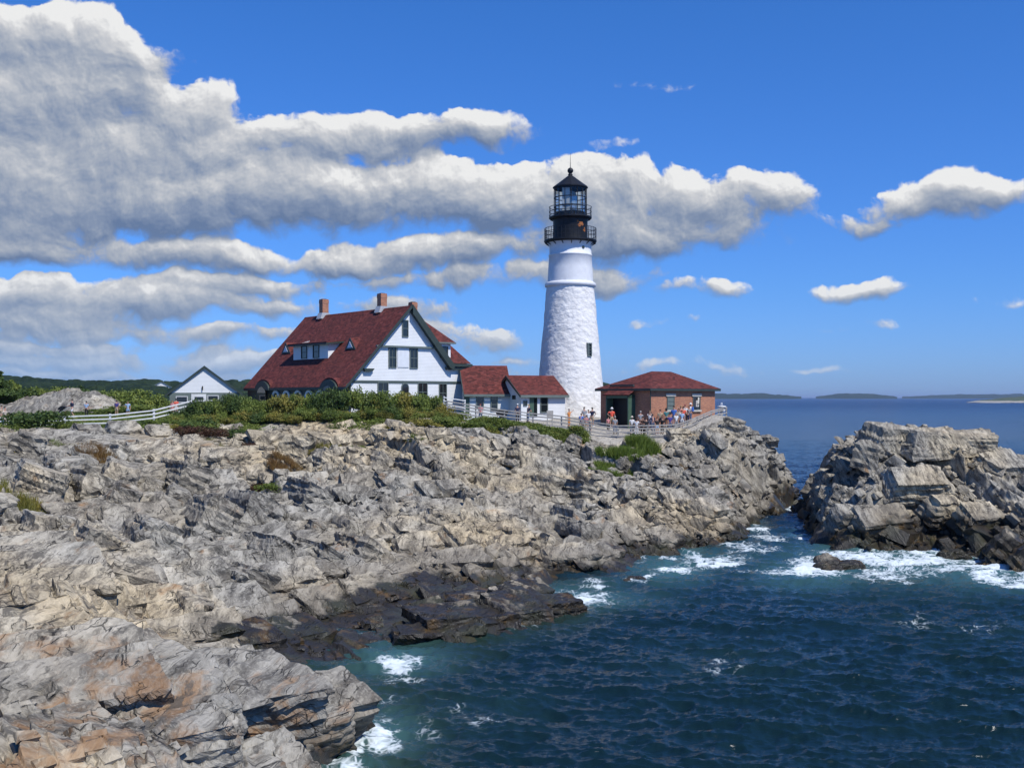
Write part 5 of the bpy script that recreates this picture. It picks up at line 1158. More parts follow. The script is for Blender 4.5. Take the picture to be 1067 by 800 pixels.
# ------------------------------------------------------------------ ground cover and grasses (nobody could count them)
def scatter_leaves(name, pts, hgt, size, mat, label, cat, seed, aspect=1.6, blade=False, spread=.15, density=10):
    rng = np.random.default_rng(seed); P = np.repeat(np.array(pts), density, 0); n = len(P); H = np.repeat(np.array(hgt), density)
    P = P + rng.normal(size=(n, 3)) * np.array([spread, spread, 0]); s = size * rng.uniform(.6, 1.4, n)[:, None]
    if blade:
        lean = rng.normal(size=(n, 3)) * .32; lean[:, 2] = 1; L = (H * rng.uniform(.5, 1.15, n))[:, None]
        w = rng.normal(size=(n, 3)); w[:, 2] = 0; w /= np.linalg.norm(w, axis=1)[:, None]
        tip = P + lean * L; V = np.stack([P - w * s * .5, P + w * s * .5, tip + w * s * .1, tip - w * s * .1], 1)
    else:
        P[:, 2] += rng.random(n) * H; nn = rng.normal(size=(n, 3)) + np.array([0, 0, .8]); nn /= np.linalg.norm(nn, axis=1)[:, None]; t = np.cross(nn, rng.normal(size=(n, 3))); t /= np.linalg.norm(t, axis=1)[:, None]; w = np.cross(nn, t)
        V = np.stack([P - t * s * aspect * .5, P + w * s * .5, P + t * s * aspect * .5, P - w * s * .5], 1)
    V = V.reshape(-1, 3); me = bpy.data.meshes.new(name); me.vertices.add(n * 4); me.vertices.foreach_set('co', V.reshape(-1).astype(np.float32)); me.loops.add(n * 4); me.loops.foreach_set('vertex_index', np.arange(n * 4, dtype=np.int32)); me.polygons.add(n); me.polygons.foreach_set('loop_start', (np.arange(n) * 4).astype(np.int32)); me.update(calc_edges=True); me.materials.append(M[mat])
    o = bpy.data.objects.new(name, me); col.objects.link(o); return tag(o, label, cat, None, 'stuff')
def band(px0, px1, dlo, dhi, n, seed, thr=-.2, follow=True, hmax=.6, fs=2.0):
    rng = np.random.default_rng(seed); px = rng.uniform(px0, px1, n); e = np.interp(px, EDGE_PX, EDGE_D) if follow else 0 * px; D = e + rng.uniform(dlo, dhi, n); x = (px - CX) / F * D; c = fbm(x / fs, D / fs, seed, 3)
    k = c > thr; x, D, c = x[k], D[k], c[k]; z = land_h(x, D); return np.stack([x, D, z - .03], -1), hmax * np.clip(.25 + (c - thr), .2, 1.1)
p_, h_ = band(463, 612, -2.4, .8, 7500, 701, -.8, hmax=.48); scatter_leaves('ground_cover', p_, h_, .075, 'leaf_mid', 'low green scrub along the foot of the grey rail fence', 'ground cover', 1, density=9)
p_, h_ = band(463, 612, -3.3, -.2, 1500, 702, -.1, hmax=.55); scatter_leaves('ground_cover', p_, h_, .07, 'leaf_yellow', 'yellow-green scrub on the rocky slope under the grey fence', 'ground cover', 2, density=8)
p_, h_ = band(-120, 470, -2.2, 2.0, 6500, 703, .0, hmax=.5); scatter_leaves('ground_cover', p_, h_, .085, 'leaf_mid', 'low weeds along the top of the left cliff', 'ground cover', 3, density=8)
p_, h_ = band(-150, 200, 4, 24, 16000, 704, -2, hmax=.16); scatter_leaves('lawn_grass', p_, h_, .07, 'leaf_mid', 'mown green lawn behind the white fence', 'grass', 4, density=4, blade=True)
def patch(cx, cy_, cd, rx, rd, n, hmax, mat, label, seed, size=.03, name='grass_patch', dens=9):
    rng = np.random.default_rng(seed); a = rng.uniform(0, 6.283, n); q = np.sqrt(rng.random(n)); x0 = (cx - CX) / F * cd; x = x0 + np.cos(a) * q * rx; D = cd + np.sin(a) * q * rd; k = fbm(x / 1.1, D / 1.1, seed, 3) + .5 * (1 - q) > -.1; x, D, q = x[k], D[k], q[k]; z = land_h(x, D)
    scatter_leaves(name, np.stack([x, D, z - .05], -1), hmax * (1.15 - q * .7), size, mat, label, 'grass', seed, blade=True, density=dens, spread=.08)
patch(108, 508, 69.5, 3.0, 2.2, 1500, .75, 'grass_brown', 'long tuft of russet grass in a hollow of the left rocks', 11); patch(285, 492, 77.5, 2.0, 1.6, 900, .55, 'grass_brown', 'brownish grass around the olive bush', 12); patch(205, 505, 72, 1.3, .9, 350, .4, 'grass_brown', 'thin line of rusty grass between slabs', 13)
patch(668, 466, 91.5, 2.2, 1.7, 1500, 1.0, 'leaf_bright', 'bright green grass clump right below the terrace fence', 14, .05); patch(650, 480, 88.5, 2.4, 1.8, 1500, .85, 'leaf_bright', 'bright green grass spilling down the gully', 15, .05); patch(632, 494, 85.5, 1.5, 1.1, 600, .6, 'leaf_bright', 'lowest tongue of bright green grass in the gully', 16, .045)
patch(668, 517, 81, .8, .5, 160, .4, 'grass_brown', 'small brown tussock on the smooth slab', 17); patch(15, 545, 55, 2.4, 1.6, 900, .5, 'leaf_yellow', 'yellow-green grass at the left edge of the rocks', 18); patch(50, 480, 73.5, 1.8, 1.4, 500, .5, 'leaf_mid', 'small green tuft on the left ledges', 19); patch(205, 462, 81, 2.2, 1.4, 600, .45, 'leaf_yellow', 'dry grass between boulders under the rose bush', 20)
patch(430, 486, 83, 1.2, .8, 220, .35, 'leaf_mid', 'small green tuft on the pale slope below the gable', 23); patch(445, 478, 85, 1.5, .7, 220, .35, 'leaf_yellow', 'thin yellow grass along a ledge below the gable', 24); patch(560, 470, 90, 1.5, .8, 260, .35, 'leaf_yellow', 'sparse dry grass on the rocks below the tower shed', 25)
patch(700, 495, 87.5, 1.4, .9, 300, .3, 'grass_brown', 'withered brown growth on the ledge right of the gully', 21); patch(330, 470, 84, 2.2, 1.2, 400, .35, 'leaf_yellow', 'dry grass in cracks below the belt of shrubs', 22)

# ================================================================== pale outcrop behind the lawn
def build_outcrop():
    xs = np.linspace(-54, -36, 230); ys = np.linspace(103, 122, 170); X, Y = np.meshgrid(xs, ys)
    px = CX + F * X / 110.0; prof = np.interp(px, [-20, 5, 30, 60, 95, 120, 132], [0, .62, .80, 1.0, .93, .5, 0]); dd = np.clip(1 - ((Y - 112) / 8.5) ** 2, 0, 1) ** .6
    Z = 7.6 - .5 + prof * dd * 3.55; f1_, f2_, a_, b_, kx, ky = voro(X / 1.5 + Y * .2, Y / 1.1, 77); Z = Z + prof * dd * (.5 * (hsh(kx, ky, 5) - .5) + .3 * a_ - .25 * b_ + .25 * fbm(X / 1.2, Y / 1.2, 78, 5))
    o = grid_mesh('rock_outcrop', X, Y, blur(Z), None, M_ROCK, smooth=True); tag(o, 'broad pale rock outcrop rising behind the lawn at the left', 'rock')
build_outcrop()
# dark rocks in the surf
def sea_rock(px, py, w, d, h, label, seed, rot=0):
    D = F * CAMZ / (py - HY); x = (px - CX) / F * D; bm = bmesh.new(); bmesh.ops.create_icosphere(bm, subdivisions=5, radius=1)
    for v in bm.verts:
        p = v.co.copy(); n = float(fbm(np.array([p.x * 1.3 + seed]), np.array([p.y * 1.3 + p.z]), 900 + seed, 5)[0]); f_, g_, *_r = voro(np.array([p.x * 1.7 + seed * 3.1]), np.array([p.y * 1.7 + p.z * 1.3]), seed)
        v.co = p * (1 + .22 * n - .16 * float(f_[0]) + .1 * float(g_[0])); v.co.x *= w * .5; v.co.y *= d * .5; v.co.z *= h
    me = bpy.data.meshes.new('sea_rock'); bm.to_mesh(me); bm.free(); me.materials.append(M_ROCK); o = bpy.data.objects.new('sea_rock', me); col.objects.link(o); o.location = (x, D, -h * .12); o.rotation_euler.z = rot; tag(o, label, 'rock')
sea_rock(877, 592, 3.0, 2.0, .60, 'low black rock awash in the foam in front of the islet', 3, .2); sea_rock(862, 587, 1.5, 1.3, .62, 'small black rock touching the left of the low one in the surf', 5)
sea_rock(996, 580, 2.2, 1.2, .55, 'dark rock at the foot of the islet in the foam', 7); sea_rock(660, 606, 1.6, .9, .3, 'flat wet rock just off the ledge tip', 9, .5); sea_rock(373, 757, .8, .6, .35, 'small dark stone in the wash off the nearest block', 11)

# ================================================================== far shore, islands
def mat_canopy():
    m, nt, b = new_mat('forest_canopy'); P = nt.pos(); c = nt.ramp(nt.noise(P, .09, 6, .7), [(.32, (.008, .018, .010)), (.5, (.018, .034, .016)), (.68, (.036, .055, .024))])
    nt.put(b.inputs['Base Color'], c); b.inputs['Roughness'].default_value = .8; b.inputs['Specular IOR Level'].default_value = .1; nt.put(b.inputs['Normal'], nt.bump(nt.noise(P, .5, 5, .7), 1.0, 1.5)); return m
M['canopy'] = mat_canopy(); M['shore'] = simple('shore_rock', (.34, .31, .26), .9, .3, .05); M['island'] = simple('island_green', (.075, .095, .045), .9, .4, .02)
def far_land(name, label, px0, px1, D0, D1, prof, mat, cell, seed, nx=420, ny=40, kind='structure', rough=1.0, zb=-1.0):
    t = np.linspace(px0, px1, nx); d = np.linspace(0, 1, ny); T, Dd = np.meshgrid(t, d); Y = D0 + (D1 - D0) * Dd; X = (T - CX) / F * Y
    top = np.interp(T, [p[0] for p in prof], [p[1] for p in prof]); H = CAMZ + (HY - top) * (D0 + D1) / 2 / F; sh = np.sin(np.pi * np.clip(Dd * 1.0, 0, 1)) ** .55
    f1_, f2_, a_, b_, kx, ky = voro(X / cell, Y / cell, seed); Z = zb + (H - zb) * sh + rough * sh * (cell * .5 * (hsh(kx, ky, seed + 3) - .4) - cell * .35 * f1_ ** 2)
    o = grid_mesh(name, X, Y, Z, None, mat, smooth=True); o['kind'] = kind
    if label: o['label'] = label
    return o
o = far_land('wooded_hill', None, -260, 690, 560, 900, [(-260, 384), (0, 392), (60, 397), (110, 398.5), (150, 397), (190, 400), (240, 398), (300, 396), (560, 394), (626, 399), (640, 404), (655, 412), (690, 415)], M['canopy'], 6.0, 5, 1100, 90)
far_land('far_headland', None, -200, 260, 430, 520, [(-200, 404), (90, 404), (130, 405), (165, 409), (200, 409.5), (260, 413)], M['canopy'], 7.0, 8, 500, 40)
def mat_island():
    m, nt, b = new_mat('island_ground'); P = nt.pos(); sep = nt.node('ShaderNodeSeparateXYZ'); nt.put(sep.inputs[0], P)
    zz_ = nt.m('ADD', sep.outputs[2], nt.m('MULTIPLY', nt.m('SUBTRACT', nt.noise(P, .03, 5, .7), .5), 9.0)); c = nt.mix(nt.rng(zz_, 3.2, 4.4), nt.mix(nt.noise(P, .06, 5, .7), (.10, .09, .075), (.48, .45, .38)), (.055, .075, .035)); c = nt.mix(nt.rng(zz_, -.2, .8, 1, 0), c, (.03, .028, .024))
    nt.put(b.inputs['Base Color'], c); b.inputs['Roughness'].default_value = .9; return m
far_land('island', None, 1006, 1200, 2000, 2350, [(1006, 419.5), (1014, 418.2), (1022, 416.8), (1034, 416.0), (1046, 414.4), (1058, 413.6), (1068, 412.8), (1090, 412), (1150, 411.5), (1200, 415)], mat_island(), 16, 12, 320, 30, rough=.14)
far_land('island', None, 735, 835, 7200, 8200, [(735, 410.5), (760, 410.2), (790, 410), (815, 411.5), (835, 413.4)], M['canopy'], 60, 21, 120, 14, rough=.3, zb=-4); far_land('island', None, 850, 935, 8200, 9000, [(850, 413.4), (870, 410.8), (885, 409.9), (905, 410.4), (935, 413.3)], M['canopy'], 60, 22, 120, 14, rough=.3, zb=-4)
far_land('island', None, 940, 1180, 9500, 11000, [(940, 413.3), (1000, 411.2), (1067, 410.4), (1180, 411)], M['canopy'], 80, 23, 160, 14, rough=.3, zb=-4)
r = empty('hillside_house', ((168 - CX) / F * 640, 640, ZP(409, 640)), R(20), 'tiny white house half hidden in the woods of the far shore', 'house')
mb = MB(); mb.prism([(-6, -2), (6, -2), (6, 3), (0, 6.2), (-6, 3)], 0, 8); mb.build('wall', M['white'], r); mb = MB(); mb.slab([(-6.6, -.5, 2.8), (0, -.5, 6.5), (0, 8.5, 6.5), (-6.6, 8.5, 2.8)], .3); mb.slab([(6.6, -.5, 2.8), (0, -.5, 6.5), (0, 8.5, 6.5), (6.6, 8.5, 2.8)], .3); mb.build('roof', M['grey_green'], r)
# a small motor boat far out
D = 1500; r = empty('motorboat', ((752 - CX) / F * D, D, 0), R(80), 'tiny white motorboat far out right of the brick building', 'boat')
mb = MB(); mb.hull([(-4,-1.3,-.3),(3,-1.3,-.3),(5,0,-.3),(3,1.3,-.3),(-4,1.3,-.3),(-4.2,-1.6,1.1),(3,-1.6,1.3),(6,0,1.6),(3,1.6,1.3),(-4.2,1.6,1.1)],[(0,1,2,3,4),(9,8,7,6,5),(0,5,6,1),(1,6,7,2),(2,7,8,3),(3,8,9,4),(4,9,5,0)]); mb.build('hull', M['white'], r); mb = MB(); mb.prism([(-1.5, 1.25), (2.2, 1.35), (1.2, 2.9), (-1.5, 2.9)], -1.1, 1.1); mb.build('cabin', M['white'], r)
# gull on the islet
def gull(px, D, label):
    x = (px - CX) / F * D; z = float(islet_h(np.array([x]), np.array([D]))[0]) + .1; bm = bmesh.new()
    o = None; mb = MB(); prof = [(.01, -.30), (.05, -.22), (.10, -.08), (.115, .04), (.08, .15), (.055, .19), (.06, .24), (.045, .29), (.015, .32), (.008, .37)]
    mb.lathe([(r_ * 1.0, z_) for r_, z_ in prof], 12); b_ = mb.build('gull', M['white'], None, True); b_.location = (x, D, z + .25); b_.rotation_euler = (0, R(62), R(20)); tag(b_, label, 'gull')
gull(973, 79.5, 'white gull perched on the crest of the islet')

# ================================================================== people
SKIN = simple('skin', (.42, .24, .17), .6); HAIR = {k: simple('hair_' + k, c, .7) for k, c in dict(brown=(.05, .028, .015), black=(.012, .010, .009), grey=(.35, .34, .32), blond=(.30, .20, .09), white=(.6, .6, .58), red=(.25, .05, .04)).items()}
CL = {k: simple('cloth_' + k, c, .85, .15, 8) for k, c in dict(orange=(.62, .24, .06), red=(.70, .10, .06), blue=(.06, .16, .50), navy=(.018, .025, .065), white=(.66, .66, .66), grey=(.25, .26, .28), black=(.015, .015, .017), brown=(.10, .055, .04), teal=(.04, .16, .17), pink=(.55, .22, .22), tan=(.42, .33, .22), denim=(.07, .11, .20), lightblue=(.30, .42, .60), beige=(.55, .47, .38), purple=(.06, .05, .22)).items()}
def joints(pose):
    J = dict(pelvis=(0, 0, .95), belly=(0, 0, 1.08), chest=(0, 0, 1.30), neck=(0, -.01, 1.47), head0=(0, -.02, 1.58), head1=(0, -.02, 1.69), nose=(0, -.115, 1.61))
    for s, k in ((-1, 'l'), (1, 'r')):
        J['hip' + k] = (s * .10, 0, .90); J['knee' + k] = (s * .11, -.01, .50); J['ank' + k] = (s * .11, .02, .09); J['toe' + k] = (s * .13, -.15, .04)
        J['sh' + k] = (s * .185, 0, 1.40); J['el' + k] = (s * .24, .02, 1.12); J['wr' + k] = (s * .25, -.05, .88); J['pa' + k] = (s * .25, -.06, .80)
    def arm(k, el, wr, pa): J['el' + k], J['wr' + k], J['pa' + k] = el, wr, pa
    if pose == 'walk':
        J['kneel'] = (-.10, -.16, .53); J['ankl'] = (-.10, -.24, .12); J['toel'] = (-.10, -.40, .08); J['kneer'] = (.10, .08, .50); J['ankr'] = (.10, .30, .14); J['toer'] = (.11, .17, .03)
        arm('l', (-.24, .14, 1.14), (-.25, .10, .90), (-.25, .07, .83)); arm('r', (.24, -.12, 1.13), (.24, -.27, .94), (.24, -.32, .88))
    if pose == 'photo': arm('r', (.24, -.22, 1.28), (.12, -.40, 1.50), (.10, -.44, 1.56)); arm('l', (-.24, -.22, 1.28), (-.12, -.40, 1.50), (-.10, -.44, 1.56))
    if pose == 'point': arm('r', (.40, -.05, 1.42), (.62, -.10, 1.56), (.68, -.11, 1.61))
    if pose == 'push': arm('l', (-.22, -.16, 1.14), (-.18, -.42, 1.06), (-.18, -.50, 1.05)); arm('r', (.22, -.16, 1.14), (.18, -.42, 1.06), (.18, -.50, 1.05)); J['kneel'] = (-.10, -.14, .53); J['ankl'] = (-.10, -.18, .10); J['toel'] = (-.10, -.34, .05); J['ankr'] = (.10, .26, .13); J['toer'] = (.11, .13, .03)
    if pose == 'lean': 
        arm('l', (-.30, -.18, 1.16), (-.16, -.36, 1.06), (-.10, -.40, 1.05)); arm('r', (.30, -.18, 1.16), (.16, -.36, 1.06), (.10, -.40, 1.05))
        for k in ('chest', 'neck', 'head0', 'head1', 'nose', 'shl', 'shr'): x, y, z = J[k]; J[k] = (x, y - .10, z - .02)
    if pose == 'akimbo': arm('l', (-.40, .06, 1.18), (-.22, -.06, 1.02), (-.17, -.10, 1.00)); arm('r', (.26, -.02, 1.12), (.27, -.10, .88), (.27, -.12, .80))
    return J
RAD = dict(pelvis=(.145, .105), belly=(.125, .095), chest=(.155, .105), neck=(.055, .055), head0=(.078, .088), head1=(.072, .088), nose=(.014, .014), hip=(.095, .095), knee=(.060, .060), ank=(.042, .042), toe=(.040, .030), sh=(.062, .06), el=(.042, .042), wr=(.028, .028), pa=(.036, .022))
def skinned(name, J, edges, root, rad, extra=0.0, sub=1):
    names = []; 
    for e in edges:
        for k in e:
            if k not in names: names.append(k)
    me = bpy.data.meshes.new(name); me.from_pydata([J[k] for k in names], [(names.index(a), names.index(b)) for a, b in edges], []); o = bpy.data.objects.new(name, me); col.objects.link(o)
    md = o.modifiers.new('skin', 'SKIN'); md.branch_smoothing = .4
    for i, k in enumerate(names):
        rr = rad.get(k) or rad[k[:-1]]; sv = me.skin_vertices[0].data[i]; sv.radius = (rr[0] + extra, rr[1] + extra); sv.use_root = (k == root)
    if sub: s_ = o.modifiers.new('sub', 'SUBSURF'); s_.levels = s_.render_levels = sub
    dg = bpy.context.evaluated_depsgraph_get(); out = bpy.data.meshes.new_from_object(o.evaluated_get(dg)); out.name = name; bpy.data.objects.remove(o)
    out.polygons.foreach_set('use_smooth', [True] * len(out.polygons)); out.materials.clear(); out.materials.append(None); return out
def build_pose(pose):
    J = joints(pose); E = [('pelvis', 'belly'), ('belly', 'chest'), ('chest', 'neck'), ('neck', 'head0'), ('head0', 'head1'), ('head0', 'nose')]; rad = dict(RAD)
    for k in 'lr':
        E += [('pelvis', 'hip' + k), ('hip' + k, 'knee' + k), ('knee' + k, 'ank' + k), ('ank' + k, 'toe' + k), ('chest', 'sh' + k), ('sh' + k, 'el' + k), ('el' + k, 'wr' + k), ('wr' + k, 'pa' + k)]
        w, p = Vector(J['wr' + k]), Vector(J['pa' + k]); d = (p - w).normalized(); sd_ = d.cross(Vector((0, 1, .2))).normalized()
        for i, (o_, L) in enumerate(((-.030, .070), (-.010, .082), (.010, .078), (.030, .062))):
            a = 'fa%d%s' % (i, k); b_ = 'fb%d%s' % (i, k); J[a] = tuple(p + sd_ * o_ + d * .03); J[b_] = tuple(p + sd_ * o_ * 1.2 + d * L + Vector((0, -.02, 0))); rad[a] = rad[b_] = (.009, .009); E += [('pa' + k, a), (a, b_)]
        J['th' + k] = tuple(w + sd_ * -.045 + d * .06 + Vector((0, -.02, 0))); rad['th' + k] = (.010, .010); E.append(('wr' + k, 'th' + k))
    out = dict(body=skinned('body', J, E, 'pelvis', rad))
    T = lambda a, b, t: tuple(Vector(J[a]).lerp(Vector(J[b]), t))
    J['waist'] = (0, 0, .93); J['collar'] = T('chest', 'neck', .72)
    r2 = dict(rad); r2['waist'] = (.145, .105); r2['collar'] = (.085, .075); E2 = [('waist', 'belly'), ('belly', 'chest'), ('chest', 'collar')]
    for k in 'lr': J['sl' + k] = T('sh' + k, 'el' + k, .8); r2['sl' + k] = (.056, .056); E2 += [('chest', 'sh' + k), ('sh' + k, 'sl' + k)]
    out['shirt'] = skinned('shirt', J, E2, 'belly', r2, .018)
    J['belt'] = (0, 0, 1.0); r3 = dict(r2); r3['belt'] = (.13, .10)
    for nm, full in (('trousers', True), ('shorts', False)):
        E3 = [('belt', 'pelvis')]
        for k in 'lr':
            if full: J['cf' + k] = T('knee' + k, 'ank' + k, .92); r3['cf' + k] = (.052, .052); E3 += [('pelvis', 'hip' + k), ('hip' + k, 'knee' + k), ('knee' + k, 'cf' + k)]
            else: J['cs' + k] = T('hip' + k, 'knee' + k, .95); r3['cs' + k] = (.075, .075); E3 += [('pelvis', 'hip' + k), ('hip' + k, 'cs' + k)]
        out[nm] = skinned(nm, J, E3, 'pelvis', r3, .016)
    h0, h1 = Vector(J['head0']), Vector(J['head1']); c = (h0 + h1) / 2 + Vector((0, .018, .018))
    for nm, lo, k_ in (('hair', -.15, 1.0), ('long_hair', -.9, 1.06)):
        bm = bmesh.new(); bmesh.ops.create_uvsphere(bm, u_segments=14, v_segments=10, radius=1.0)
        bmesh.ops.delete(bm, geom=[v for v in bm.verts if v.co.z < lo or (v.co.y < -.55 and v.co.z < .35)], context='VERTS')
        for v in bm.verts:
            z = v.co.z; v.co = Vector((v.co.x * .098 * k_, v.co.y * .108 * k_, z * (.118 if z > 0 else .20 if lo < -.5 else .118))) + c
        r_ = bmesh.ops.solidify(bm, geom=bm.faces[:], thickness=.015); me = bpy.data.meshes.new(nm); bm.to_mesh(me); bm.free(); me.polygons.foreach_set('use_smooth', [True] * len(me.polygons)); me.materials.append(None); out[nm] = me
    mb = MB(); mb.lathe([(.003, .135), (.06, .125), (.098, .06), (.105, .015), (.19, .0), (.19, -.012), (.10, -.012)], 14, (0, 0)); me = bpy.data.meshes.new('hat'); me.from_pydata([(x + c.x, y + c.y - .01, z + c.z + .02) for x, y, z in mb.v], [], mb.f); me.polygons.foreach_set('use_smooth', [True] * len(me.polygons)); me.materials.append(None); out['hat'] = me
    for k in 'lr':
        a, t_ = Vector(J['ank' + k]), Vector(J['toe' + k]); mb = MB(); d = (t_ - a); d.z = 0; d = d.normalized(); s_ = Vector((d.y, -d.x, 0)); z0_ = min(a.z, t_.z) - .06
        h_, f_ = a - d * .07, t_ + d * .04; vs = []
        for p_, w_ in ((h_, .045), (f_, .048)):
            for q_ in (-1, 1): vs.append(tuple(Vector((p_.x, p_.y, (a.z - .09) if p_ is h_ else (t_.z - .045))) + s_ * w_ * q_))
        for p_, w_, zz_ in ((h_, .045, a.z + .02), (f_, .04, t_.z + .02)):
            for q_ in (-1, 1): vs.append(tuple(Vector((p_.x, p_.y, zz_)) + s_ * w_ * q_))
        mb.add(vs, [(0, 1, 3, 2), (4, 6, 7, 5), (0, 4, 5, 1), (2, 3, 7, 6), (0, 2, 6, 4), (1, 5, 7, 3)]); me = bpy.data.meshes.new('shoe'); me.from_pydata(mb.v, [], mb.f); me.materials.append(None); out['shoe' + k] = me
    return out
POSES = {k: build_pose(k) for k in ('stand', 'walk', 'photo', 'point', 'push', 'lean', 'akimbo')}
def person(px, py, D, hgt, face, pose, top, bottom, hair, label, group, shorts=False, long=False, hat=None, z=None, bag=None):
    """py: the feet in the photograph; face: heading in degrees, 0 = towards the camera"""
    x = (px - CX) / F * D; gz = ground_z(x, D) if z is None else z
    r = empty('person', (x, D, gz), R(face), label, 'person', group); r.scale = (hgt / 1.78,) * 3; P = POSES[pose]
    obj_of(P['body'], 'body', SKIN, r); obj_of(P['shirt'], 'shirt', CL[top], r); obj_of(P['shorts' if shorts else 'trousers'], 'shorts' if shorts else 'trousers', CL[bottom], r)
    obj_of(P['long_hair' if long else 'hair'], 'hair', HAIR[hair], r)
    if hat: obj_of(P['hat'], 'hat', CL[hat], r)
    for k in 'lr': obj_of(P['shoe' + k], 'shoe', CL['white' if shorts else 'black'], r)
    if bag:
        mb = MB(); mb.hull([(-.15,.12,1.0),(.15,.12,1.0),(.17,.30,1.02),(-.17,.30,1.02),(-.13,.12,1.42),(.13,.12,1.42),(.12,.24,1.42),(-.12,.24,1.42)],[(0,3,2,1),(4,5,6,7),(0,1,5,4),(1,2,6,5),(2,3,7,6),(3,0,4,7)]); b_ = mb.build('backpack', CL[bag], None); b_.location = r.location; b_.rotation_euler = r.rotation_euler; b_.scale = r.scale
        tag(b_, bag + ' backpack worn by the visitor in the ' + top + ' top at the right of the terrace', 'backpack')
    return r
G1 = 'visitors on the terrace below the brick building'; G2 = 'visitors beside the sheds'; G3 = 'walkers on the left lawn'; G4 = 'visitors at the foot of the tower'
cp = lambda x: 570 + x / 5.335
person(cp(122), 441, 99.5, 1.68, 60, 'point', 'orange', 'orange', 'black', 'person in an orange dress raising one arm by the foot of the tower', G4)
person(cp(188), 444, 99.0, 1.45, 160, 'lean', 'blue', 'navy', 'brown', 'person in a bright blue shirt leaning at the fence below the tower', G4, True)
person(cp(207), 442, 102, 1.78, 200, 'stand', 'grey', 'grey', 'brown', 'tall person in a grey shirt standing against the white tower', G4)
person(cp(218), 446, 98.5, 1.35, 180, 'stand', 'pink', 'tan', 'brown', 'child with bare arms right of the blue shirt at the tower fence', G4, True)
person(cp(251), 442, 102, 1.80, 150, 'akimbo', 'navy', 'tan', 'black', 'person in a navy shirt and tan shorts against the right side of the tower', G4, True)
person(cp(240), 447, 98.0, 1.30, 20, 'stand', 'tan', 'tan', 'brown', 'small person in tan clothes in front of the navy shirt', G4, True)
person(cp(340), 446, 99, 1.30, 30, 'stand', 'pink', 'black', 'brown', 'dark-haired child left of the man in the red-orange shirt', G1)
person(cp(360), 443, 101.5, 1.82, 10, 'akimbo', 'red', 'tan', 'grey', 'man in a red-orange shirt and white cap left of the brick porch', G1, True, hat='white')
person(cp(378), 450, 97.5, 1.60, 190, 'stand', 'grey', 'denim', 'grey', 'person in a grey shirt and jeans facing away in front of the brick porch', G1)
person(cp(472), 450, 97.3, 1.62, 10, 'stand', 'white', 'denim', 'blond', 'leftmost visitor of the terrace crowd, white top and sun hat', G1, hat='beige')
person(cp(498), 451, 97.0, 1.60, 170, 'stand', 'white', 'white', 'brown', 'person dressed all in white second from the left of the terrace crowd', G1, long=True)
person(cp(530), 451, 97.2, 1.70, 10, 'lean', 'brown', 'black', 'black', 'person in a dark brown top with long dark hair in the terrace crowd', G1, long=True)
person(cp(551), 451, 96.9, 1.66, 180, 'stand', 'black', 'black', 'brown', 'person in black next to the brown top on the terrace', G1)
person(cp(572), 445, 99.5, 1.74, 0, 'photo', 'white', 'denim', 'blond', 'person in a white top and jeans lifting a phone in front of the brick wall', G1)
person(cp(612), 451, 97.2, 1.55, 20, 'stand', 'black', 'lightblue', 'black', 'person in a black shirt and pale shorts under the shuttered window', G1, True)
person(cp(640), 451, 97.4, 1.50, 330, 'akimbo', 'black', 'black', 'brown', 'shorter person in black right of the pale shorts', G1)
person(cp(663), 445, 99.3, 1.80, 200, 'stand', 'teal', 'black', 'black', 'tall person in a teal top under the right edge of the shuttered window', G1, long=True)
person(cp(705), 445, 99.3, 1.85, 340, 'stand', 'blue', 'denim', 'brown', 'tall man in a royal blue shirt in the middle of the terrace crowd', G1)
person(cp(718), 450, 97.8, 1.60, 20, 'stand', 'white', 'grey', 'grey', 'person in a white shirt in front of the royal blue shirt', G1)
person(cp(745), 446, 99.3, 1.72, 200, 'photo', 'pink', 'tan', 'blond', 'person in a pink top holding up a camera near the open window', G1)
person(cp(750), 450, 98.2, 1.55, 0, 'stand', 'lightblue', 'white', 'brown', 'person in a light blue top at the terrace fence', G1, True)
person(cp(768), 447, 99.6, 1.68, 180, 'stand', 'white', 'black', 'red', 'red-haired person in white below the open window', G1)
person(cp(785), 447, 99.0, 1.60, 60, 'lean', 'grey', 'navy', 'black', 'person in grey leaning on the fence at the right of the crowd', G1)
person(cp(799), 446, 99.5, 1.72, 250, 'stand', 'white', 'denim', 'grey', 'rightmost visitor of the crowd in a white cap with a blue backpack', G1, hat='white', bag='blue')
person(cp(520), 446, 99.4, 1.76, 190, 'stand', 'grey', 'black', 'grey', 'grey-haired person in grey behind the long-haired visitor in brown', G1)
person(cp(590), 448, 98.2, 1.68, 200, 'lean', 'navy', 'denim', 'black', 'person in navy between the phone user and the pale shorts', G1)
person(cp(629), 446, 99.8, 1.72, 170, 'stand', 'tan', 'black', 'brown', 'person in a tan shirt behind the two visitors in black', G1)
person(cp(684), 450, 97.6, 1.62, 10, 'stand', 'purple', 'denim', 'black', 'person in dark purple between the teal and the royal blue tops', G1)
person(cp(732), 448, 98.6, 1.66, 340, 'stand', 'beige', 'navy', 'brown', 'person in beige right of the royal blue shirt', G1)
person(cp(758), 448, 98.9, 1.7, 190, 'stand', 'red', 'denim', 'black', 'person in a red top near the right end of the terrace crowd', G1)
person(cp(230), 444, 100.5, 1.66, 30, 'stand', 'white', 'denim', 'brown', 'person in a white top between the grey and navy shirts at the tower', G4)
person(500.6, 437, 102.5, 1.72, 340, 'stand', 'pink', 'denim', 'red', "person in a pinkish red shirt beside the keeper's house corner", G2)
person(539.2, 438.5, 103, 1.76, 200, 'stand', 'navy', 'black', 'white', 'white-haired person in navy at the corner of the tower shed', G2)
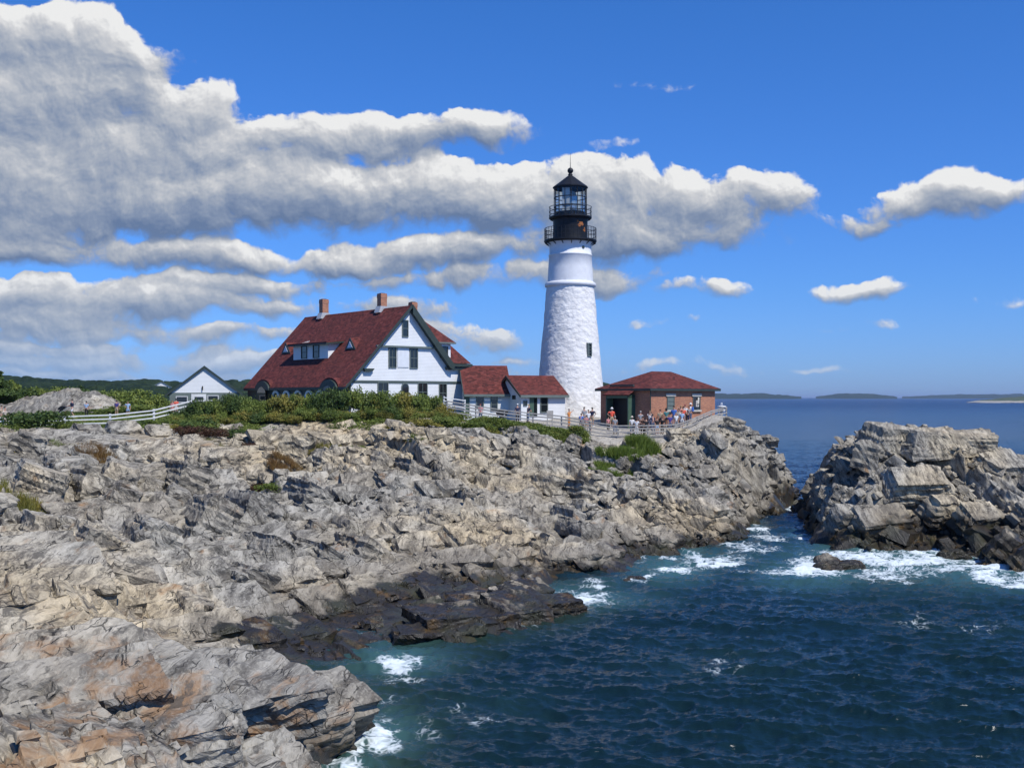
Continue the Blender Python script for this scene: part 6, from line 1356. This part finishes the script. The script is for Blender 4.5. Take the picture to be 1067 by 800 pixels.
person(550, 438.5, 103, 1.72, 120, 'lean', 'navy', 'denim', 'blond', 'fair-haired person in navy by the shed door', G2)
person(5, 436, 91, 1.80, 90, 'walk', 'beige', 'beige', 'black', 'walker all in beige striding at the far left', G3); person(1.5, 436, 93, 1.72, 90, 'walk', 'tan', 'black', 'brown', 'walker half hidden behind the one in beige', G3)
person(75.3, 435, 98, 1.72, 270, 'push', 'navy', 'white', 'brown', 'man in navy top and white shorts pushing a stroller', G3, True)
person(90, 434, 99, 1.45, 180, 'stand', 'lightblue', 'black', 'black', 'person in a pale sleeveless top walking away right of the stroller', G3)
person(121.5, 434, 100, 1.45, 170, 'stand', 'purple', 'tan', 'black', 'person in a dark purple shirt and tan shorts near the fence post', G3, True)
person(133.3, 434, 100, 1.40, 20, 'akimbo', 'lightblue', 'lightblue', 'brown', 'person in a light blue dress beside the dark purple shirt', G3, True)
person(179.5, 429, 101, 1.35, 0, 'stand', 'pink', 'pink', 'blond', 'child in pink behind the top end of the white fence', G3, True); person(183.5, 429, 102, 1.5, 200, 'stand', 'red', 'white', 'black', 'person in red beside the child in pink', G3, True)
# stroller
b = pt(62.5, 98); r = empty('stroller', b, R(180), 'black baby stroller being pushed across the lawn', 'stroller')
mb = MB(); mb.hull([(-.1,-.22,.45),(.55,-.22,.40),(.55,.22,.40),(-.1,.22,.45),(-.35,-.22,.95),(.1,-.22,.62),(.1,.22,.62),(-.35,.22,.95)],[(0,3,2,1),(4,5,6,7),(0,1,5,4),(1,2,6,5),(2,3,7,6),(3,0,4,7)]); mb.build('seat', M['black'], r)
mb = MB(lambda a, n, z: (a, n, z)); o_ = [(-.28 + .42 * math.cos(t), .70 + .42 * math.sin(t)) for t in np.linspace(.15, 2.3, 8)]; mb.prism(o_ + [(-.2, .75)], -.23, .23); mb.build('canopy', M['black'], r)
mb = MB(); [mb.tube((-.35, s_, .15), (.35, s_, .62), .018) or mb.tube((.5, s_, .12), (-.8, s_, 1.02), .018) for s_ in (-.22, .22)]; mb.tube((-.8, -.22, 1.02), (-.8, .22, 1.02), .02); mb.build('frame', M['signwhite'], r)
for a_ in (-.35, .5):
    for s_ in (-.24, .24): mb = MB(); mb.tube((a_, s_ - .02, .14), (a_, s_ + .02, .14), .14, .14, 14); mb.build('wheel', M['rubber'], r)

# ================================================================== air
def build_haze():
    m = bpy.data.materials.new('haze'); m.use_nodes = True; nt = NT(m.node_tree); nt.n.clear(); out = nt.node('ShaderNodeOutputMaterial'); v = nt.node('ShaderNodeVolumePrincipled')
    v.inputs['Color'].default_value = (.62, .76, 1.0, 1); v.inputs['Density'].default_value = HAZE; v.inputs['Anisotropy'].default_value = .25; nt.l.new(v.outputs[0], out.inputs['Volume'])
    mb = MB(); mb.box(-30000, 30000, -600, 46000, -9, 60); o = mb.build('haze', m); o['kind'] = 'stuff'
HAZE = 4.5e-5
build_haze()
